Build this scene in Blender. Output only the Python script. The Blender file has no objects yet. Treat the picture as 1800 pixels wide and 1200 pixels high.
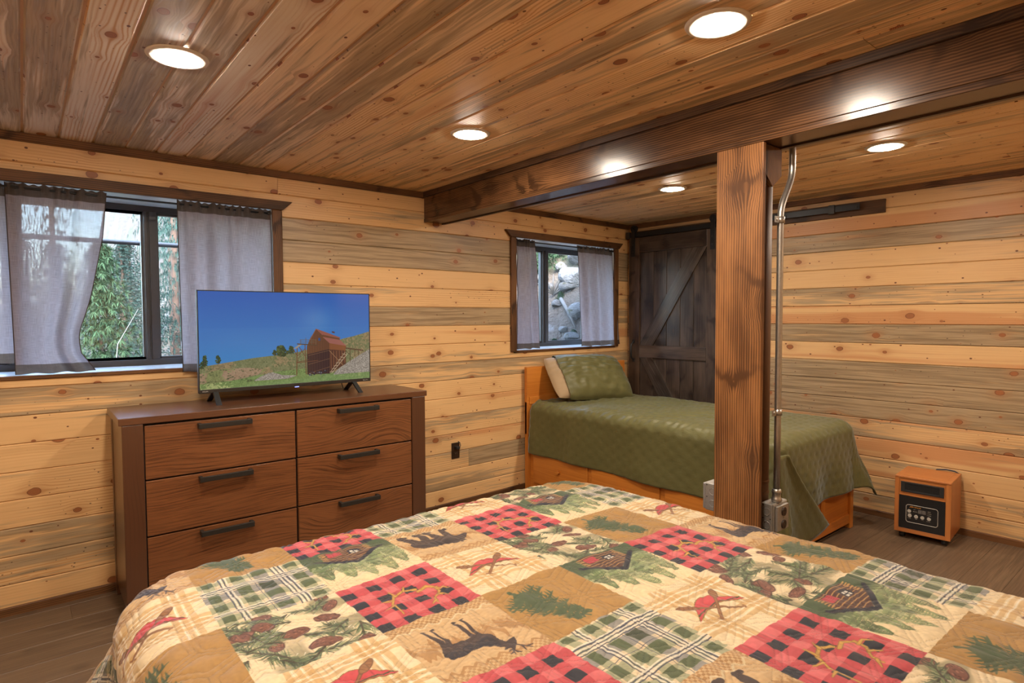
import bpy, math, random
import numpy as np
from mathutils import Vector, Matrix

# ------------------------------------------------------------------ camera, world, exposure
SC = bpy.context.scene
COL = SC.collection
H = 1.41
YAW, PITCH, ROLL = 6.86530868e-01, 4.08814635e-02, -3.84342311e-03


def camera_axes():
    cy, sy, cp, sp = math.cos(YAW), math.sin(YAW), math.cos(PITCH), math.sin(PITCH)
    F = Vector((sy * cp, cy * cp, -sp))
    R = Vector((cy, -sy, 0))
    U = R.cross(F)
    c, s = math.cos(ROLL), math.sin(ROLL)
    return c * R + s * U, -s * R + c * U, F


cam_data = bpy.data.cameras.new('camera')
cam_data.sensor_fit = 'HORIZONTAL'
cam_data.sensor_width = 36.0
cam_data.lens = 1050.26 / 1800 * 36
cam_data.clip_start = 0.02
cam_data.clip_end = 300
cam = bpy.data.objects.new('camera', cam_data)
COL.objects.link(cam)
_R, _U, _F = camera_axes()
cam.matrix_world = Matrix(((_R.x, _U.x, -_F.x, 0), (_R.y, _U.y, -_F.y, 0), (_R.z, _U.z, -_F.z, H), (0, 0, 0, 1)))
SC.camera = cam

world = bpy.data.worlds.new('sky')
SC.world = world
world.use_nodes = True
_wt = world.node_tree
for _n in list(_wt.nodes):
    _wt.nodes.remove(_n)
_out = _wt.nodes.new('ShaderNodeOutputWorld')
_bg = _wt.nodes.new('ShaderNodeBackground')
_sky = _wt.nodes.new('ShaderNodeTexSky')
_sky.sky_type = 'NISHITA'
_sky.sun_disc = False
_sky.sun_elevation = math.radians(48)
_sky.sun_rotation = math.radians(200)
_sky.air_density = 1.0
_sky.dust_density = 3.0
_sky.ozone_density = 1.0
_bg.inputs['Strength'].default_value = 6.0
_wt.links.new(_sky.outputs['Color'], _bg.inputs['Color'])
_wt.links.new(_bg.outputs['Background'], _out.inputs['Surface'])

vs = SC.view_settings
vs.view_transform = 'Standard'
vs.look = 'None'
vs.gamma = 1.0
vs.use_curve_mapping = False
vs.exposure = 0.0
LAMP_STRENGTH = 410.0
LAMP_COLOR = (1.0, 0.86, 0.70)
SC.cycles.use_denoising = True
SC.cycles.max_bounces = 10
SC.cycles.diffuse_bounces = 6
SC.cycles.transparent_max_bounces = 12
SC.cycles.sample_clamp_indirect = 6.0

rng = random.Random(7)

# ------------------------------------------------------------------ scene helpers


class MB:
    """collects vertices and faces, then links them as one mesh object"""

    def __init__(self):
        self.v, self.f, self.smooth = [], [], []

    def add(self, verts, faces, smooth=False):
        o = len(self.v)
        self.v += [tuple(p) for p in verts]
        self.f += [tuple(i + o for i in f) for f in faces]
        self.smooth += [smooth] * len(faces)
        return self

    def box(self, x0, x1, y0, y1, z0, z1, mat=None):
        p = [(x, y, z) for x in (x0, x1) for y in (y0, y1) for z in (z0, z1)]
        if mat is not None:
            p = [mat @ Vector(q) for q in p]
        return self.add(p, [(0, 1, 3, 2), (4, 6, 7, 5), (0, 4, 5, 1), (2, 3, 7, 6), (0, 2, 6, 4), (1, 5, 7, 3)])

    def prism(self, poly, axis, a0, a1):
        """polygon (pairs on the two other axes, in xyz order) extruded along axis"""
        n = len(poly)

        def mk(p, a):
            q = list(p)
            q.insert(axis, a)
            return q
        v = [mk(p, a0) for p in poly] + [mk(p, a1) for p in poly]
        f = [tuple(range(n - 1, -1, -1)), tuple(range(n, 2 * n))]
        f += [(i, (i + 1) % n, n + (i + 1) % n, n + i) for i in range(n)]
        return self.add(v, f)

    def tube(self, pts, r, seg=12, smooth=True, cap=True):
        pts = [Vector(p) for p in pts]
        n = len(pts)
        rs = r if isinstance(r, (list, tuple)) else [r] * n
        v, f = [], []
        up = None
        for i, p in enumerate(pts):
            t = (pts[min(i + 1, n - 1)] - pts[max(i - 1, 0)]).normalized()
            if up is None:
                up = Vector((0, 0, 1)) if abs(t.z) < 0.9 else Vector((1, 0, 0))
            a = t.cross(up)
            if a.length < 1e-6:
                a = t.cross(Vector((0, 1, 0)))
            a.normalize()
            b = a.cross(t).normalized()
            up = b
            for k in range(seg):
                w = 2 * math.pi * k / seg
                v.append(p + a * (rs[i] * math.cos(w)) + b * (rs[i] * math.sin(w)))
        for i in range(n - 1):
            for k in range(seg):
                k2 = (k + 1) % seg
                f.append((i * seg + k, i * seg + k2, (i + 1) * seg + k2, (i + 1) * seg + k))
        self.add(v, f, smooth)
        if cap:
            o = len(self.v) - n * seg
            self.f += [tuple(o + k for k in range(seg - 1, -1, -1)), tuple(o + (n - 1) * seg + k for k in range(seg))]
            self.smooth += [False, False]
        return self

    def lathe(self, prof, center, seg=40, smooth=True):
        """profile of (radius, z) turned about the vertical axis at center"""
        cx, cy, cz = center
        v, f = [], []
        for r, z in prof:
            for k in range(seg):
                w = 2 * math.pi * k / seg
                v.append((cx + r * math.cos(w), cy + r * math.sin(w), cz + z))
        for i in range(len(prof) - 1):
            for k in range(seg):
                k2 = (k + 1) % seg
                f.append((i * seg + k, i * seg + k2, (i + 1) * seg + k2, (i + 1) * seg + k))
        return self.add(v, f, smooth)

    def grid(self, P, smooth=True):
        """P: array (n, m, 3)"""
        n, m = P.shape[:2]
        idx = np.arange(n * m).reshape(n, m)
        q = np.stack([idx[:-1, :-1], idx[1:, :-1], idx[1:, 1:], idx[:-1, 1:]], -1).reshape(-1, 4)
        return self.add(P.reshape(-1, 3).tolist(), q.tolist(), smooth)

    def mesh(self, name, grain=None, off=(0, 0)):
        me = bpy.data.meshes.new(name)
        me.from_pydata([tuple(p) for p in self.v], [], self.f)
        me.polygons.foreach_set('use_smooth', self.smooth)
        if grain is not None:
            uv = me.uv_layers.new(name='grain')
            others = [a for a in (0, 1, 2) if a != grain]
            for poly in me.polygons:
                n = poly.normal
                o = min(others, key=lambda a: abs(n[a]))
                o2 = [a for a in others if a != o][0]
                end = abs(n[grain]) > 0.9
                for li in poly.loop_indices:
                    c = me.vertices[me.loops[li].vertex_index].co
                    if end:
                        uv.data[li].uv = (c[others[0]] * 0.2, c[others[1]])
                    else:
                        uv.data[li].uv = (c[grain] + off[0], c[o] + off[1] + 0.37 * c[o2])
        me.update()
        return me


def link(name, data, parent=None, loc=None, rotz=None, mat=None, props=None, bev=0):
    o = bpy.data.objects.new(name, data)
    COL.objects.link(o)
    if parent is not None:
        o.parent = parent
    if loc is not None:
        o.location = loc
    if rotz is not None:
        o.rotation_euler = (0, 0, rotz)
    if mat is not None and data is not None and hasattr(data, 'materials') and len(data.materials) == 0:
        data.materials.append(mat)
    if props:
        for k, v in props.items():
            o[k] = v
    if bev:
        b = o.modifiers.new('bevel', 'BEVEL')
        b.width = bev
        b.segments = 2
        b.limit_method = 'ANGLE'
        b.angle_limit = math.radians(40)
    return o


def wp(seed=None, **kw):
    d = {'seed': rng.uniform(0, 9) if seed is None else seed}
    d.update(kw)
    return d


def part(name, mb, mat, parent=None, grain=None, props=None, bev=0, loc=None, rotz=None, off=(0, 0)):
    return link(name, mb.mesh(name, grain, off), parent, loc, rotz, mat, props, bev)


def tag(o, label, cat, kind='thing', group=None):
    o['label'] = label
    o['category'] = cat
    o['kind'] = kind
    if group:
        o['group'] = group
    return o


def thing(name, label, cat, loc=(0, 0, 0), rotz=0, kind='thing', group=None):
    o = link(name, None, None, loc, rotz)
    o.empty_display_size = 0.1
    return tag(o, label, cat, kind, group)


def copy_tree(o, parent=None):
    c = o.copy()
    COL.objects.link(c)
    c.parent = parent
    for ch in list(o.children):
        copy_tree(ch, c)
    return c


# ------------------------------------------------------------------ material helpers


class NT:
    def __init__(self, name):
        self.mat = bpy.data.materials.new(name)
        self.mat.use_nodes = True
        self.t = self.mat.node_tree
        for n in list(self.t.nodes):
            self.t.nodes.remove(n)
        self.out = self.t.nodes.new('ShaderNodeOutputMaterial')

    def n(self, typ, ins=None, **attrs):
        nd = self.t.nodes.new(typ)
        for k, v in attrs.items():
            setattr(nd, k, v)
        for k, v in (ins or {}).items():
            self.set(nd.inputs[k], v)
        return nd

    def set(self, sock, v):
        if isinstance(v, bpy.types.NodeSocket):
            self.t.links.new(v, sock)
        elif isinstance(v, (tuple, list)) and len(v) == 3 and sock.type == 'RGBA':
            sock.default_value = (*v, 1)
        else:
            sock.default_value = v

    def m(self, op, a, b=None, c=None, clamp=False):
        nd = self.t.nodes.new('ShaderNodeMath')
        nd.operation = op
        nd.use_clamp = clamp
        for i, v in enumerate((a, b, c)):
            if v is not None:
                self.set(nd.inputs[i], v)
        return nd.outputs[0]

    def vec(self, x, y, z=0.0):
        return self.n('ShaderNodeCombineXYZ', {0: x, 1: y, 2: z}).outputs[0]

    def noise(self, v, scale=1.0, detail=2.0, rough=0.5, dim='3D', dist=0.0):
        return self.n('ShaderNodeTexNoise', {'Vector': v, 'Scale': scale, 'Detail': detail, 'Roughness': rough, 'Distortion': dist}, noise_dimensions=dim).outputs[0]

    def smooth(self, x, a, b):
        return self.n('ShaderNodeMapRange', {'Value': x, 'From Min': a, 'From Max': b, 'To Min': 0.0, 'To Max': 1.0}, interpolation_type='SMOOTHSTEP').outputs[0]

    def mix(self, f, a, b, mode='MIX'):
        nd = self.t.nodes.new('ShaderNodeMix')
        nd.data_type = 'RGBA'
        nd.blend_type = mode
        self.set(nd.inputs[0], f)
        self.set(nd.inputs[6], a)
        self.set(nd.inputs[7], b)
        return nd.outputs[2]

    def attr(self, name):
        return self.n('ShaderNodeAttribute', attribute_type='OBJECT', attribute_name=name).outputs['Fac']

    def bump(self, h, strength=0.3, dist=0.002):
        return self.n('ShaderNodeBump', {'Height': h, 'Strength': strength, 'Distance': dist}).outputs[0]

    def surf(self, color, rough=0.5, metal=0.0, normal=None, coat=0.0, **kw):
        ins = {'Base Color': color, 'Roughness': rough, 'Metallic': metal, 'Coat Weight': coat}
        ins.update(kw)
        nd = self.n('ShaderNodeBsdfPrincipled', ins)
        if normal is not None:
            self.t.links.new(normal, nd.inputs['Normal'])
        self.t.links.new(nd.outputs[0], self.out.inputs[0])
        return nd

    def grain_uv(self):
        uv = self.n('ShaderNodeUVMap', uv_map='grain').outputs[0]
        s = self.n('ShaderNodeSeparateXYZ', {0: uv})
        return s.outputs[0], s.outputs[1]


def knots(t, u, v, seed, fu, fv, rmax, phase=0.0):
    """metric distance field of scattered knots; returns (d, r, delta_v)"""
    K = t.vec(t.m('MULTIPLY_ADD', seed, 17.31 + phase, t.m('MULTIPLY', u, fu)), t.m('MULTIPLY_ADD', seed, 5.37 + phase, t.m('MULTIPLY', v, fv)))
    vo = t.n('ShaderNodeTexVoronoi', {'Vector': K, 'Scale': 1.0, 'Randomness': 0.95}, voronoi_dimensions='2D', feature='F1')
    dl = t.n('ShaderNodeVectorMath', {0: K, 1: vo.outputs['Position']}, operation='SUBTRACT').outputs[0]
    s = t.n('ShaderNodeSeparateXYZ', {0: dl})
    du = t.m('DIVIDE', s.outputs[0], fu)
    dv = t.m('DIVIDE', s.outputs[1], fv)
    cs = t.n('ShaderNodeSeparateXYZ', {0: vo.outputs['Color']})
    wob = t.noise(t.vec(t.m('MULTIPLY', u, 40), t.m('MULTIPLY', v, 40)), 1.0, 1.0)
    d = t.m('SQRT', t.m('ADD', t.m('POWER', t.m('MULTIPLY', du, 0.8), 2.0), t.m('POWER', t.m('MULTIPLY', dv, 1.15), 2.0)))
    d = t.m('MULTIPLY', d, t.m('MULTIPLY_ADD', wob, 0.35, 0.82))
    r = t.m('MULTIPLY_ADD', t.m('POWER', cs.outputs[0], 1.25), rmax, 0.0015)
    knots.du = du
    return d, r, dv, cs.outputs[1]


def mat_pine():
    t = NT('blue stain pine')
    u, v = t.grain_uv()
    seed, stain, red = t.attr('seed'), t.attr('stain'), t.attr('red')
    su = t.m('MULTIPLY_ADD', seed, 13.7, u)
    d, r, dv, rnd = knots(t, u, v, seed, 2.5, 8.2, 0.0225)
    d2, r2, dv2, rnd2 = knots(t, u, v, seed, 5.1, 16.0, 0.0055, 2.0)
    infl = t.m('EXPONENT', t.m('MULTIPLY', t.m('POWER', t.m('DIVIDE', d, t.m('MULTIPLY_ADD', r, 1.6, 0.012)), 2.0), -1.0))
    low = t.noise(t.vec(t.m('MULTIPLY', su, 1.1), t.m('MULTIPLY', v, 7.0), seed), 1.0, 2.0)
    vv = t.m('SUBTRACT', v, t.m('MULTIPLY', t.m('MULTIPLY', dv, infl), 0.85))
    vv = t.m('MULTIPLY_ADD', low, 0.028, vv)
    fine = t.noise(t.vec(t.m('MULTIPLY', su, 2.2), t.m('MULTIPLY', vv, 95.0), seed), 1.0, 3.0, 0.65)
    ring = t.m('MULTIPLY_ADD', t.m('SINE', t.m('MULTIPLY', vv, 430.0)), 0.5, 0.5)
    ring = t.m('POWER', ring, 2.5)
    patch = t.noise(t.vec(t.m('MULTIPLY', su, 0.8), t.m('MULTIPLY', v, 4.0), t.m('ADD', seed, 3.0)), 1.0, 2.0)
    pale = t.mix(patch, (0.66, 0.40, 0.175), (0.76, 0.50, 0.245))
    lite, gray = t.attr('lite'), t.attr('gray')  # lite and gray put ceiling light and daylight glare into the board colour
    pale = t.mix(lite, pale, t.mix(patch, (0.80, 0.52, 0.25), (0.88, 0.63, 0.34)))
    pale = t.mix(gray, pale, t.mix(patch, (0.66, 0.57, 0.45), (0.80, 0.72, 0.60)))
    c = t.mix(t.m('MULTIPLY', ring, t.smooth(patch, 0.4, 0.75)), pale, (0.52, 0.26, 0.09))
    c = t.mix(t.m('MULTIPLY', t.smooth(fine, 0.45, 0.85), 0.45), c, (0.45, 0.245, 0.10))
    # red heartwood streaks
    ra = t.noise(t.vec(t.m('MULTIPLY', su, 0.45), t.m('MULTIPLY', vv, 11.0), t.m('ADD', seed, 5.0)), 1.0, 2.0)
    rth = t.m('MULTIPLY_ADD', red, -0.42, 0.78)
    rm = t.smooth(ra, rth, t.m('ADD', rth, 0.13))
    c = t.mix(t.m('MULTIPLY', rm, 0.62), c, (0.50, 0.195, 0.07))
    # blue stain
    sa = t.noise(t.vec(t.m('MULTIPLY', su, 0.75), t.m('MULTIPLY', vv, 10.0), t.m('ADD', seed, 9.0)), 1.0, 4.0, 0.6)
    sb = t.noise(t.vec(t.m('MULTIPLY', su, 1.9), t.m('MULTIPLY', vv, 60.0), seed), 1.0, 3.0, 0.6)
    sv = t.m('ADD', t.m('MULTIPLY', sa, 0.62), t.m('MULTIPLY', sb, 0.38))
    sth = t.m('MULTIPLY_ADD', stain, -0.42, 0.70)
    sm = t.smooth(sv, sth, t.m('ADD', sth, 0.11))
    sc = t.mix(t.smooth(sb, 0.3, 0.7), (0.15, 0.108, 0.064), (0.43, 0.32, 0.19))
    c = t.mix(t.m('MULTIPLY', sm, 0.86), c, sc)
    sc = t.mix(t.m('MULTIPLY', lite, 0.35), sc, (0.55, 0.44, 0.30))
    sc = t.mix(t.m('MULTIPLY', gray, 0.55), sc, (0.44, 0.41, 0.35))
    dk = t.smooth(sb, 0.58, 0.70)
    c = t.mix(t.m('MULTIPLY', t.m('MULTIPLY', dk, sm), 0.5), c, (0.07, 0.055, 0.035))
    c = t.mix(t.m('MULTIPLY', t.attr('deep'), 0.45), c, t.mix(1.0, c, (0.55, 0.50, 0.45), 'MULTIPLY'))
    # knots
    halo = t.m('MULTIPLY', infl, t.smooth(r, 0.004, 0.012))
    c = t.mix(t.m('MULTIPLY', halo, 0.45), c, (0.36, 0.15, 0.05))
    kr = t.m('MULTIPLY_ADD', t.m('SINE', t.m('MULTIPLY', d, 1500.0)), 0.5, 0.5)
    kc = t.mix(kr, (0.22, 0.075, 0.025), (0.36, 0.135, 0.048))
    km = t.m('MULTIPLY', t.smooth(d, r, t.m('MULTIPLY', r, 0.88)), t.smooth(r, 0.0022, 0.003))
    c = t.mix(km, c, kc)
    rim = t.m('MULTIPLY', km, t.smooth(d, t.m('MULTIPLY', r, 0.72), t.m('MULTIPLY', r, 0.95)))
    c = t.mix(t.m('MULTIPLY', rim, t.m('MULTIPLY_ADD', rnd, 0.55, 0.3)), c, (0.05, 0.02, 0.01))
    km2 = t.m('MULTIPLY', t.smooth(d2, r2, t.m('MULTIPLY', r2, 0.7)), t.smooth(rnd2, 0.55, 0.6))
    c = t.mix(km2, c, (0.13, 0.045, 0.018))
    # nail sized beetle marks on stained boards
    d3, r3, dv3, rnd3 = knots(t, u, v, seed, 22.0, 60.0, 0.003, 4.0)
    km3 = t.m('MULTIPLY', t.m('MULTIPLY', t.smooth(d3, r3, t.m('MULTIPLY', r3, 0.6)), t.smooth(rnd3, 0.8, 0.82)), t.smooth(patch, 0.52, 0.6))
    c = t.mix(t.m('MULTIPLY', km3, 0.8), c, (0.06, 0.035, 0.02))
    nb = t.bump(fine, 0.12, 0.001)
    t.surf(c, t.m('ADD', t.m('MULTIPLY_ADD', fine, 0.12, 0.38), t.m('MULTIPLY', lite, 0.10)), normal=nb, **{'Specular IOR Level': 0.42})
    return t.mat


def mat_darkwood():
    """walnut stained softwood; tone 0 nearly black brown ... 1 warm orange brown"""
    t = NT('dark stained wood')
    u, v = t.grain_uv()
    seed, tone = t.attr('seed'), t.attr('tone')
    su = t.m('MULTIPLY_ADD', seed, 11.3, u)
    d, r, dv, rnd = knots(t, u, v, seed, 2.2, 4.6, 0.020)
    wing = t.m('SUBTRACT', t.m('ADD', knots.du, t.m('MULTIPLY', t.m('SUBTRACT', t.noise(t.vec(t.m('MULTIPLY', su, 9.0), t.m('MULTIPLY', v, 14.0), seed), 1.0, 3.0), 0.5), 0.11)), t.m('MULTIPLY', t.m('ABSOLUTE', t.m('ADD', dv, t.m('MULTIPLY_ADD', rnd, 0.16, -0.10))), t.m('MULTIPLY_ADD', rnd, 1.1, -0.1)))
    wing = t.m('EXPONENT', t.m('MULTIPLY', t.m('ADD', t.m('POWER', t.m('DIVIDE', wing, 0.020), 2.0), t.m('POWER', t.m('DIVIDE', dv, 0.085), 2.0)), -1.0))
    wing = t.m('MULTIPLY', wing, t.smooth(rnd, 0.25, 0.5))
    infl = t.m('EXPONENT', t.m('MULTIPLY', t.m('POWER', t.m('DIVIDE', d, t.m('MULTIPLY_ADD', r, 2.0, 0.02)), 2.0), -1.0))
    low = t.noise(t.vec(t.m('MULTIPLY', su, 1.3), t.m('MULTIPLY', v, 6.0), seed), 1.0, 2.0)
    vv = t.m('SUBTRACT', v, t.m('MULTIPLY', t.m('MULTIPLY', dv, infl), 0.8))
    vv = t.m('MULTIPLY_ADD', low, 0.022, vv)
    fine = t.noise(t.vec(t.m('MULTIPLY', su, 2.5), t.m('MULTIPLY', vv, 120.0), seed), 1.0, 3.0, 0.6)
    ring = t.m('MULTIPLY_ADD', t.m('SINE', t.m('MULTIPLY', vv, 620.0)), 0.5, 0.5)
    blot = t.noise(t.vec(t.m('MULTIPLY', su, 2.2), t.m('MULTIPLY', v, 8.0), t.m('ADD', seed, 2.0)), 1.0, 3.0, 0.6)
    dark = t.mix(tone, (0.020, 0.0115, 0.0075), (0.085, 0.034, 0.0115))
    lite = t.mix(tone, (0.070, 0.036, 0.0185), (0.34, 0.148, 0.048))
    g = t.m('ADD', t.m('MULTIPLY', fine, 0.55), t.m('MULTIPLY', ring, 0.35))
    g = t.m('SUBTRACT', t.m('ADD', g, t.m('MULTIPLY', t.m('SUBTRACT', blot, 0.5), 1.25)), t.m('ADD', t.m('MULTIPLY', infl, 0.30), t.m('MULTIPLY', wing, 0.50)))
    g = t.m('SUBTRACT', g, t.m('MULTIPLY', t.attr('gloss'), 0.10))
    c = t.mix(t.smooth(g, 0.02, 0.78), dark, lite)
    gr_ = t.attr('gray')
    c = t.mix(gr_, c, t.mix(t.smooth(g, 0.0, 0.85), (0.016, 0.0145, 0.0145), (0.115, 0.098, 0.085)))
    km = t.smooth(d, r, t.m('MULTIPLY', r, 0.8))
    c = t.mix(t.m('MULTIPLY', km, 0.75), c, t.mix(ring, dark, t.mix(0.35, dark, lite)))
    gl_ = t.attr('gloss')
    t.surf(c, t.m('SUBTRACT', t.m('MULTIPLY_ADD', fine, 0.08, 0.46), t.m('MULTIPLY', gl_, 0.26)), normal=t.bump(fine, 0.10, 0.0006), **{'Specular IOR Level': t.m('MULTIPLY_ADD', gl_, 0.12, 0.25)})
    return t.mat


def mat_oak():
    """reddish brown oak veneer of the dresser"""
    t = NT('brown oak veneer')
    u, v = t.grain_uv()
    seed, tone = t.attr('seed'), t.attr('tone')
    su = t.m('MULTIPLY_ADD', seed, 7.7, u)
    cath = t.noise(t.vec(t.m('MULTIPLY', su, 1.6), t.m('MULTIPLY', v, 3.2), seed), 1.0, 1.5)
    vv = t.m('MULTIPLY_ADD', cath, t.m('MULTIPLY_ADD', tone, 0.55, 0.06), v)
    band = t.m('MULTIPLY_ADD', t.m('SINE', t.m('MULTIPLY', vv, 390.0)), 0.5, 0.5)
    band = t.m('POWER', band, 5.0)
    pore = t.noise(t.vec(t.m('MULTIPLY', su, 6.0), t.m('MULTIPLY', vv, 330.0), seed), 1.0, 2.0, 0.6)
    blot = t.noise(t.vec(t.m('MULTIPLY', su, 1.4), t.m('MULTIPLY', v, 3.0), 2.0), 1.0, 2.0)
    c = t.mix(blot, (0.135, 0.050, 0.018), (0.225, 0.086, 0.031))
    c = t.mix(t.m('MULTIPLY', t.m('MULTIPLY', band, t.smooth(t.noise(t.vec(t.m('MULTIPLY', su, 2.2), t.m('MULTIPLY', vv, 16.0), 5.0), 1.0, 2.0), 0.42, 0.62)), 0.72), c, (0.052, 0.019, 0.008))
    c = t.mix(t.m('MULTIPLY', t.smooth(pore, 0.48, 0.70), 0.70), c, (0.046, 0.016, 0.007))
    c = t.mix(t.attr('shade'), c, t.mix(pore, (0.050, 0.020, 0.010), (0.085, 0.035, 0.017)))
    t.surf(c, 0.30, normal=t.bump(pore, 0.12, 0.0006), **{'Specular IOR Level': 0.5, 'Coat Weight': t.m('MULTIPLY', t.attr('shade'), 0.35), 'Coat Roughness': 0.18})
    return t.mat


def mat_simple_wood(name, a, b, rough=0.35, scale=1.0, coat=0.0):
    t = NT(name)
    u, v = t.grain_uv()
    seed = t.attr('seed')
    su = t.m('MULTIPLY_ADD', seed, 9.1, u)
    low = t.noise(t.vec(t.m('MULTIPLY', su, 1.5), t.m('MULTIPLY', v, 7.0), seed), 1.0, 2.0)
    fine = t.noise(t.vec(t.m('MULTIPLY', su, 3.0 * scale), t.m('MULTIPLY', t.m('MULTIPLY_ADD', low, 0.03, v), 140.0 * scale), seed), 1.0, 3.0, 0.6)
    f = t.m('ADD', t.m('MULTIPLY', fine, 0.6), t.m('MULTIPLY', low, 0.5))
    c = t.mix(t.smooth(f, 0.3, 0.8), a, b)
    t.surf(c, rough, normal=t.bump(fine, 0.08, 0.0008), coat=coat)
    return t.mat


def mat_floor():
    t = NT('grey brown plank floor')
    u, v = t.grain_uv()
    seed = t.attr('seed')
    su = t.m('MULTIPLY_ADD', seed, 8.3, u)
    d, r, dv, rnd = knots(t, u, v, seed, 1.3, 5.5, 0.016)
    infl = t.m('EXPONENT', t.m('MULTIPLY', t.m('POWER', t.m('DIVIDE', d, t.m('MULTIPLY_ADD', r, 2.0, 0.012)), 2.0), -1.0))
    low = t.noise(t.vec(t.m('MULTIPLY', su, 1.2), t.m('MULTIPLY', v, 6.0), seed), 1.0, 2.0)
    vv = t.m('MULTIPLY_ADD', low, 0.04, t.m('SUBTRACT', v, t.m('MULTIPLY', t.m('MULTIPLY', dv, infl), 0.9)))
    fine = t.noise(t.vec(t.m('MULTIPLY', su, 3.0), t.m('MULTIPLY', vv, 110.0), seed), 1.0, 3.0, 0.65)
    tone = t.noise(t.vec(seed, 3.0, 1.0), 3.0, 0.0)
    c = t.mix(t.smooth(fine, 0.3, 0.75), (0.075, 0.047, 0.029), (0.175, 0.115, 0.069))
    c = t.mix(t.m('MULTIPLY', t.smooth(low, 0.35, 0.7), 0.5), c, (0.085, 0.053, 0.033))
    c = t.mix(t.m('MULTIPLY', t.smooth(tone, 0.4, 0.65), 0.35), c, (0.19, 0.125, 0.072))
    c = t.mix(t.m('MULTIPLY', infl, 0.5), c, (0.045, 0.027, 0.016))
    t.surf(c, 0.46, normal=t.bump(fine, 0.15, 0.0008))
    return t.mat


def mat_plain(name, color, rough=0.5, metal=0.0, noise=0.0, scale=60.0, coat=0.0, spec=0.5):
    t = NT(name)
    tc = t.n('ShaderNodeTexCoord').outputs['Object']
    nz = t.noise(tc, scale, 3.0, 0.6)
    dk = tuple(x * (1 - noise) for x in color)
    lt = tuple(min(1.0, x * (1 + noise)) for x in color)
    t.surf(t.mix(nz, dk, lt), rough, metal, coat=coat, **{'Specular IOR Level': spec})
    return t.mat


def mat_emit(name, color, strength):
    t = NT(name)
    e = t.n('ShaderNodeEmission', {'Color': color, 'Strength': strength})
    t.t.links.new(e.outputs[0], t.out.inputs[0])
    return t.mat


def mat_glass():
    t = NT('window glass')
    tr = t.n('ShaderNodeBsdfTransparent', {'Color': (0.93, 0.96, 0.97)})
    gl = t.n('ShaderNodeBsdfGlossy', {'Color': (1, 1, 1), 'Roughness': 0.02})
    ge = t.n('ShaderNodeNewGeometry')
    dt = t.n('ShaderNodeVectorMath', {0: ge.outputs['Incoming'], 1: ge.outputs['Normal']}, operation='DOT_PRODUCT').outputs['Value']
    fr = t.m('MULTIPLY_ADD', t.m('POWER', t.m('SUBTRACT', 1.0, t.m('ABSOLUTE', dt)), 5.0), 0.7, 0.03)
    mx = t.n('ShaderNodeMixShader', {0: fr, 1: tr.outputs[0], 2: gl.outputs[0]})
    t.t.links.new(mx.outputs[0], t.out.inputs[0])
    return t.mat


def mat_sheer(name, color, see=0.2):
    t = NT(name)
    uv = t.n('ShaderNodeUVMap', uv_map='grain').outputs[0]
    s = t.n('ShaderNodeSeparateXYZ', {0: uv})
    a = t.noise(t.vec(t.m('MULTIPLY', s.outputs[0], 900.0), t.m('MULTIPLY', s.outputs[1], 18.0)), 1.0, 2.0)
    b = t.noise(t.vec(t.m('MULTIPLY', s.outputs[0], 22.0), t.m('MULTIPLY', s.outputs[1], 700.0)), 1.0, 2.0)
    w = t.m('MULTIPLY', t.m('ADD', a, b), 0.5)
    c = t.mix(t.smooth(w, 0.3, 0.7), tuple(x * 0.72 for x in color), tuple(min(1, x * 1.15) for x in color))
    df = t.n('ShaderNodeBsdfDiffuse', {'Color': c})
    tl = t.n('ShaderNodeBsdfTranslucent', {'Color': c})
    tr = t.n('ShaderNodeBsdfTransparent', {'Color': (1, 0.97, 0.95)})
    m1 = t.n('ShaderNodeMixShader', {0: 0.55, 1: df.outputs[0], 2: tl.outputs[0]})
    m2 = t.n('ShaderNodeMixShader', {0: t.m('MULTIPLY', t.smooth(w, 0.75, 0.3), see * 1.6), 1: m1.outputs[0], 2: tr.outputs[0]})
    t.t.links.new(m2.outputs[0], t.out.inputs[0])
    return t.mat


PINE = mat_pine()
DARK = mat_darkwood()
OAK = mat_oak()
HONEY = mat_simple_wood('honey orange wood', (0.42, 0.130, 0.018), (0.60, 0.225, 0.038), 0.3, 0.6)
HEATW = mat_simple_wood('cherry cabinet wood', (0.36, 0.120, 0.030), (0.50, 0.185, 0.050), 0.33, 0.6)
FLOORM = mat_floor()
BLACK = mat_plain('black powder coat', (0.018, 0.018, 0.019), 0.45, 0.0, 0.2)
BLACKM = mat_plain('blackened steel', (0.028, 0.030, 0.033), 0.42, 0.6, 0.2)
HANDLEM = mat_plain('dark bronze bar', (0.026, 0.022, 0.018), 0.45, 0.3, 0.2)
BRONZE = mat_plain('dark bronze vinyl', (0.050, 0.048, 0.048), 0.38, 0.0, 0.1)
WHITE = mat_plain('white reveal board', (0.66, 0.68, 0.66), 0.22, 0.0, 0.03)
STEEL = mat_plain('galvanized steel', (0.44, 0.42, 0.385), 0.36, 0.9, 0.22, 90.0)
STEELBOX = mat_plain('galvanized sheet', (0.40, 0.385, 0.36), 0.45, 0.75, 0.18, 120.0)
BROWNPAINT = mat_plain('brown painted column', (0.105, 0.048, 0.019), 0.6, 0.0, 0.1, spec=0.12)
OUTLETBROWN = mat_plain('brown outlet plastic', (0.028, 0.016, 0.010), 0.35, 0.0, 0.1)
TRIMRING = mat_plain('light trim', (0.62, 0.56, 0.48), 0.4, 0.0, 0.03)
LAMP = mat_emit('lit lamp lens', LAMP_COLOR, LAMP_STRENGTH)
GLASS = mat_glass()
SHEER = mat_sheer('sheer taupe linen', (0.315, 0.265, 0.268), 0.034)
SHEERD = mat_sheer('doubled taupe linen', (0.115, 0.085, 0.066), 0.012)  # doubled cloth; colour darkened further for the missing backlight
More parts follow.
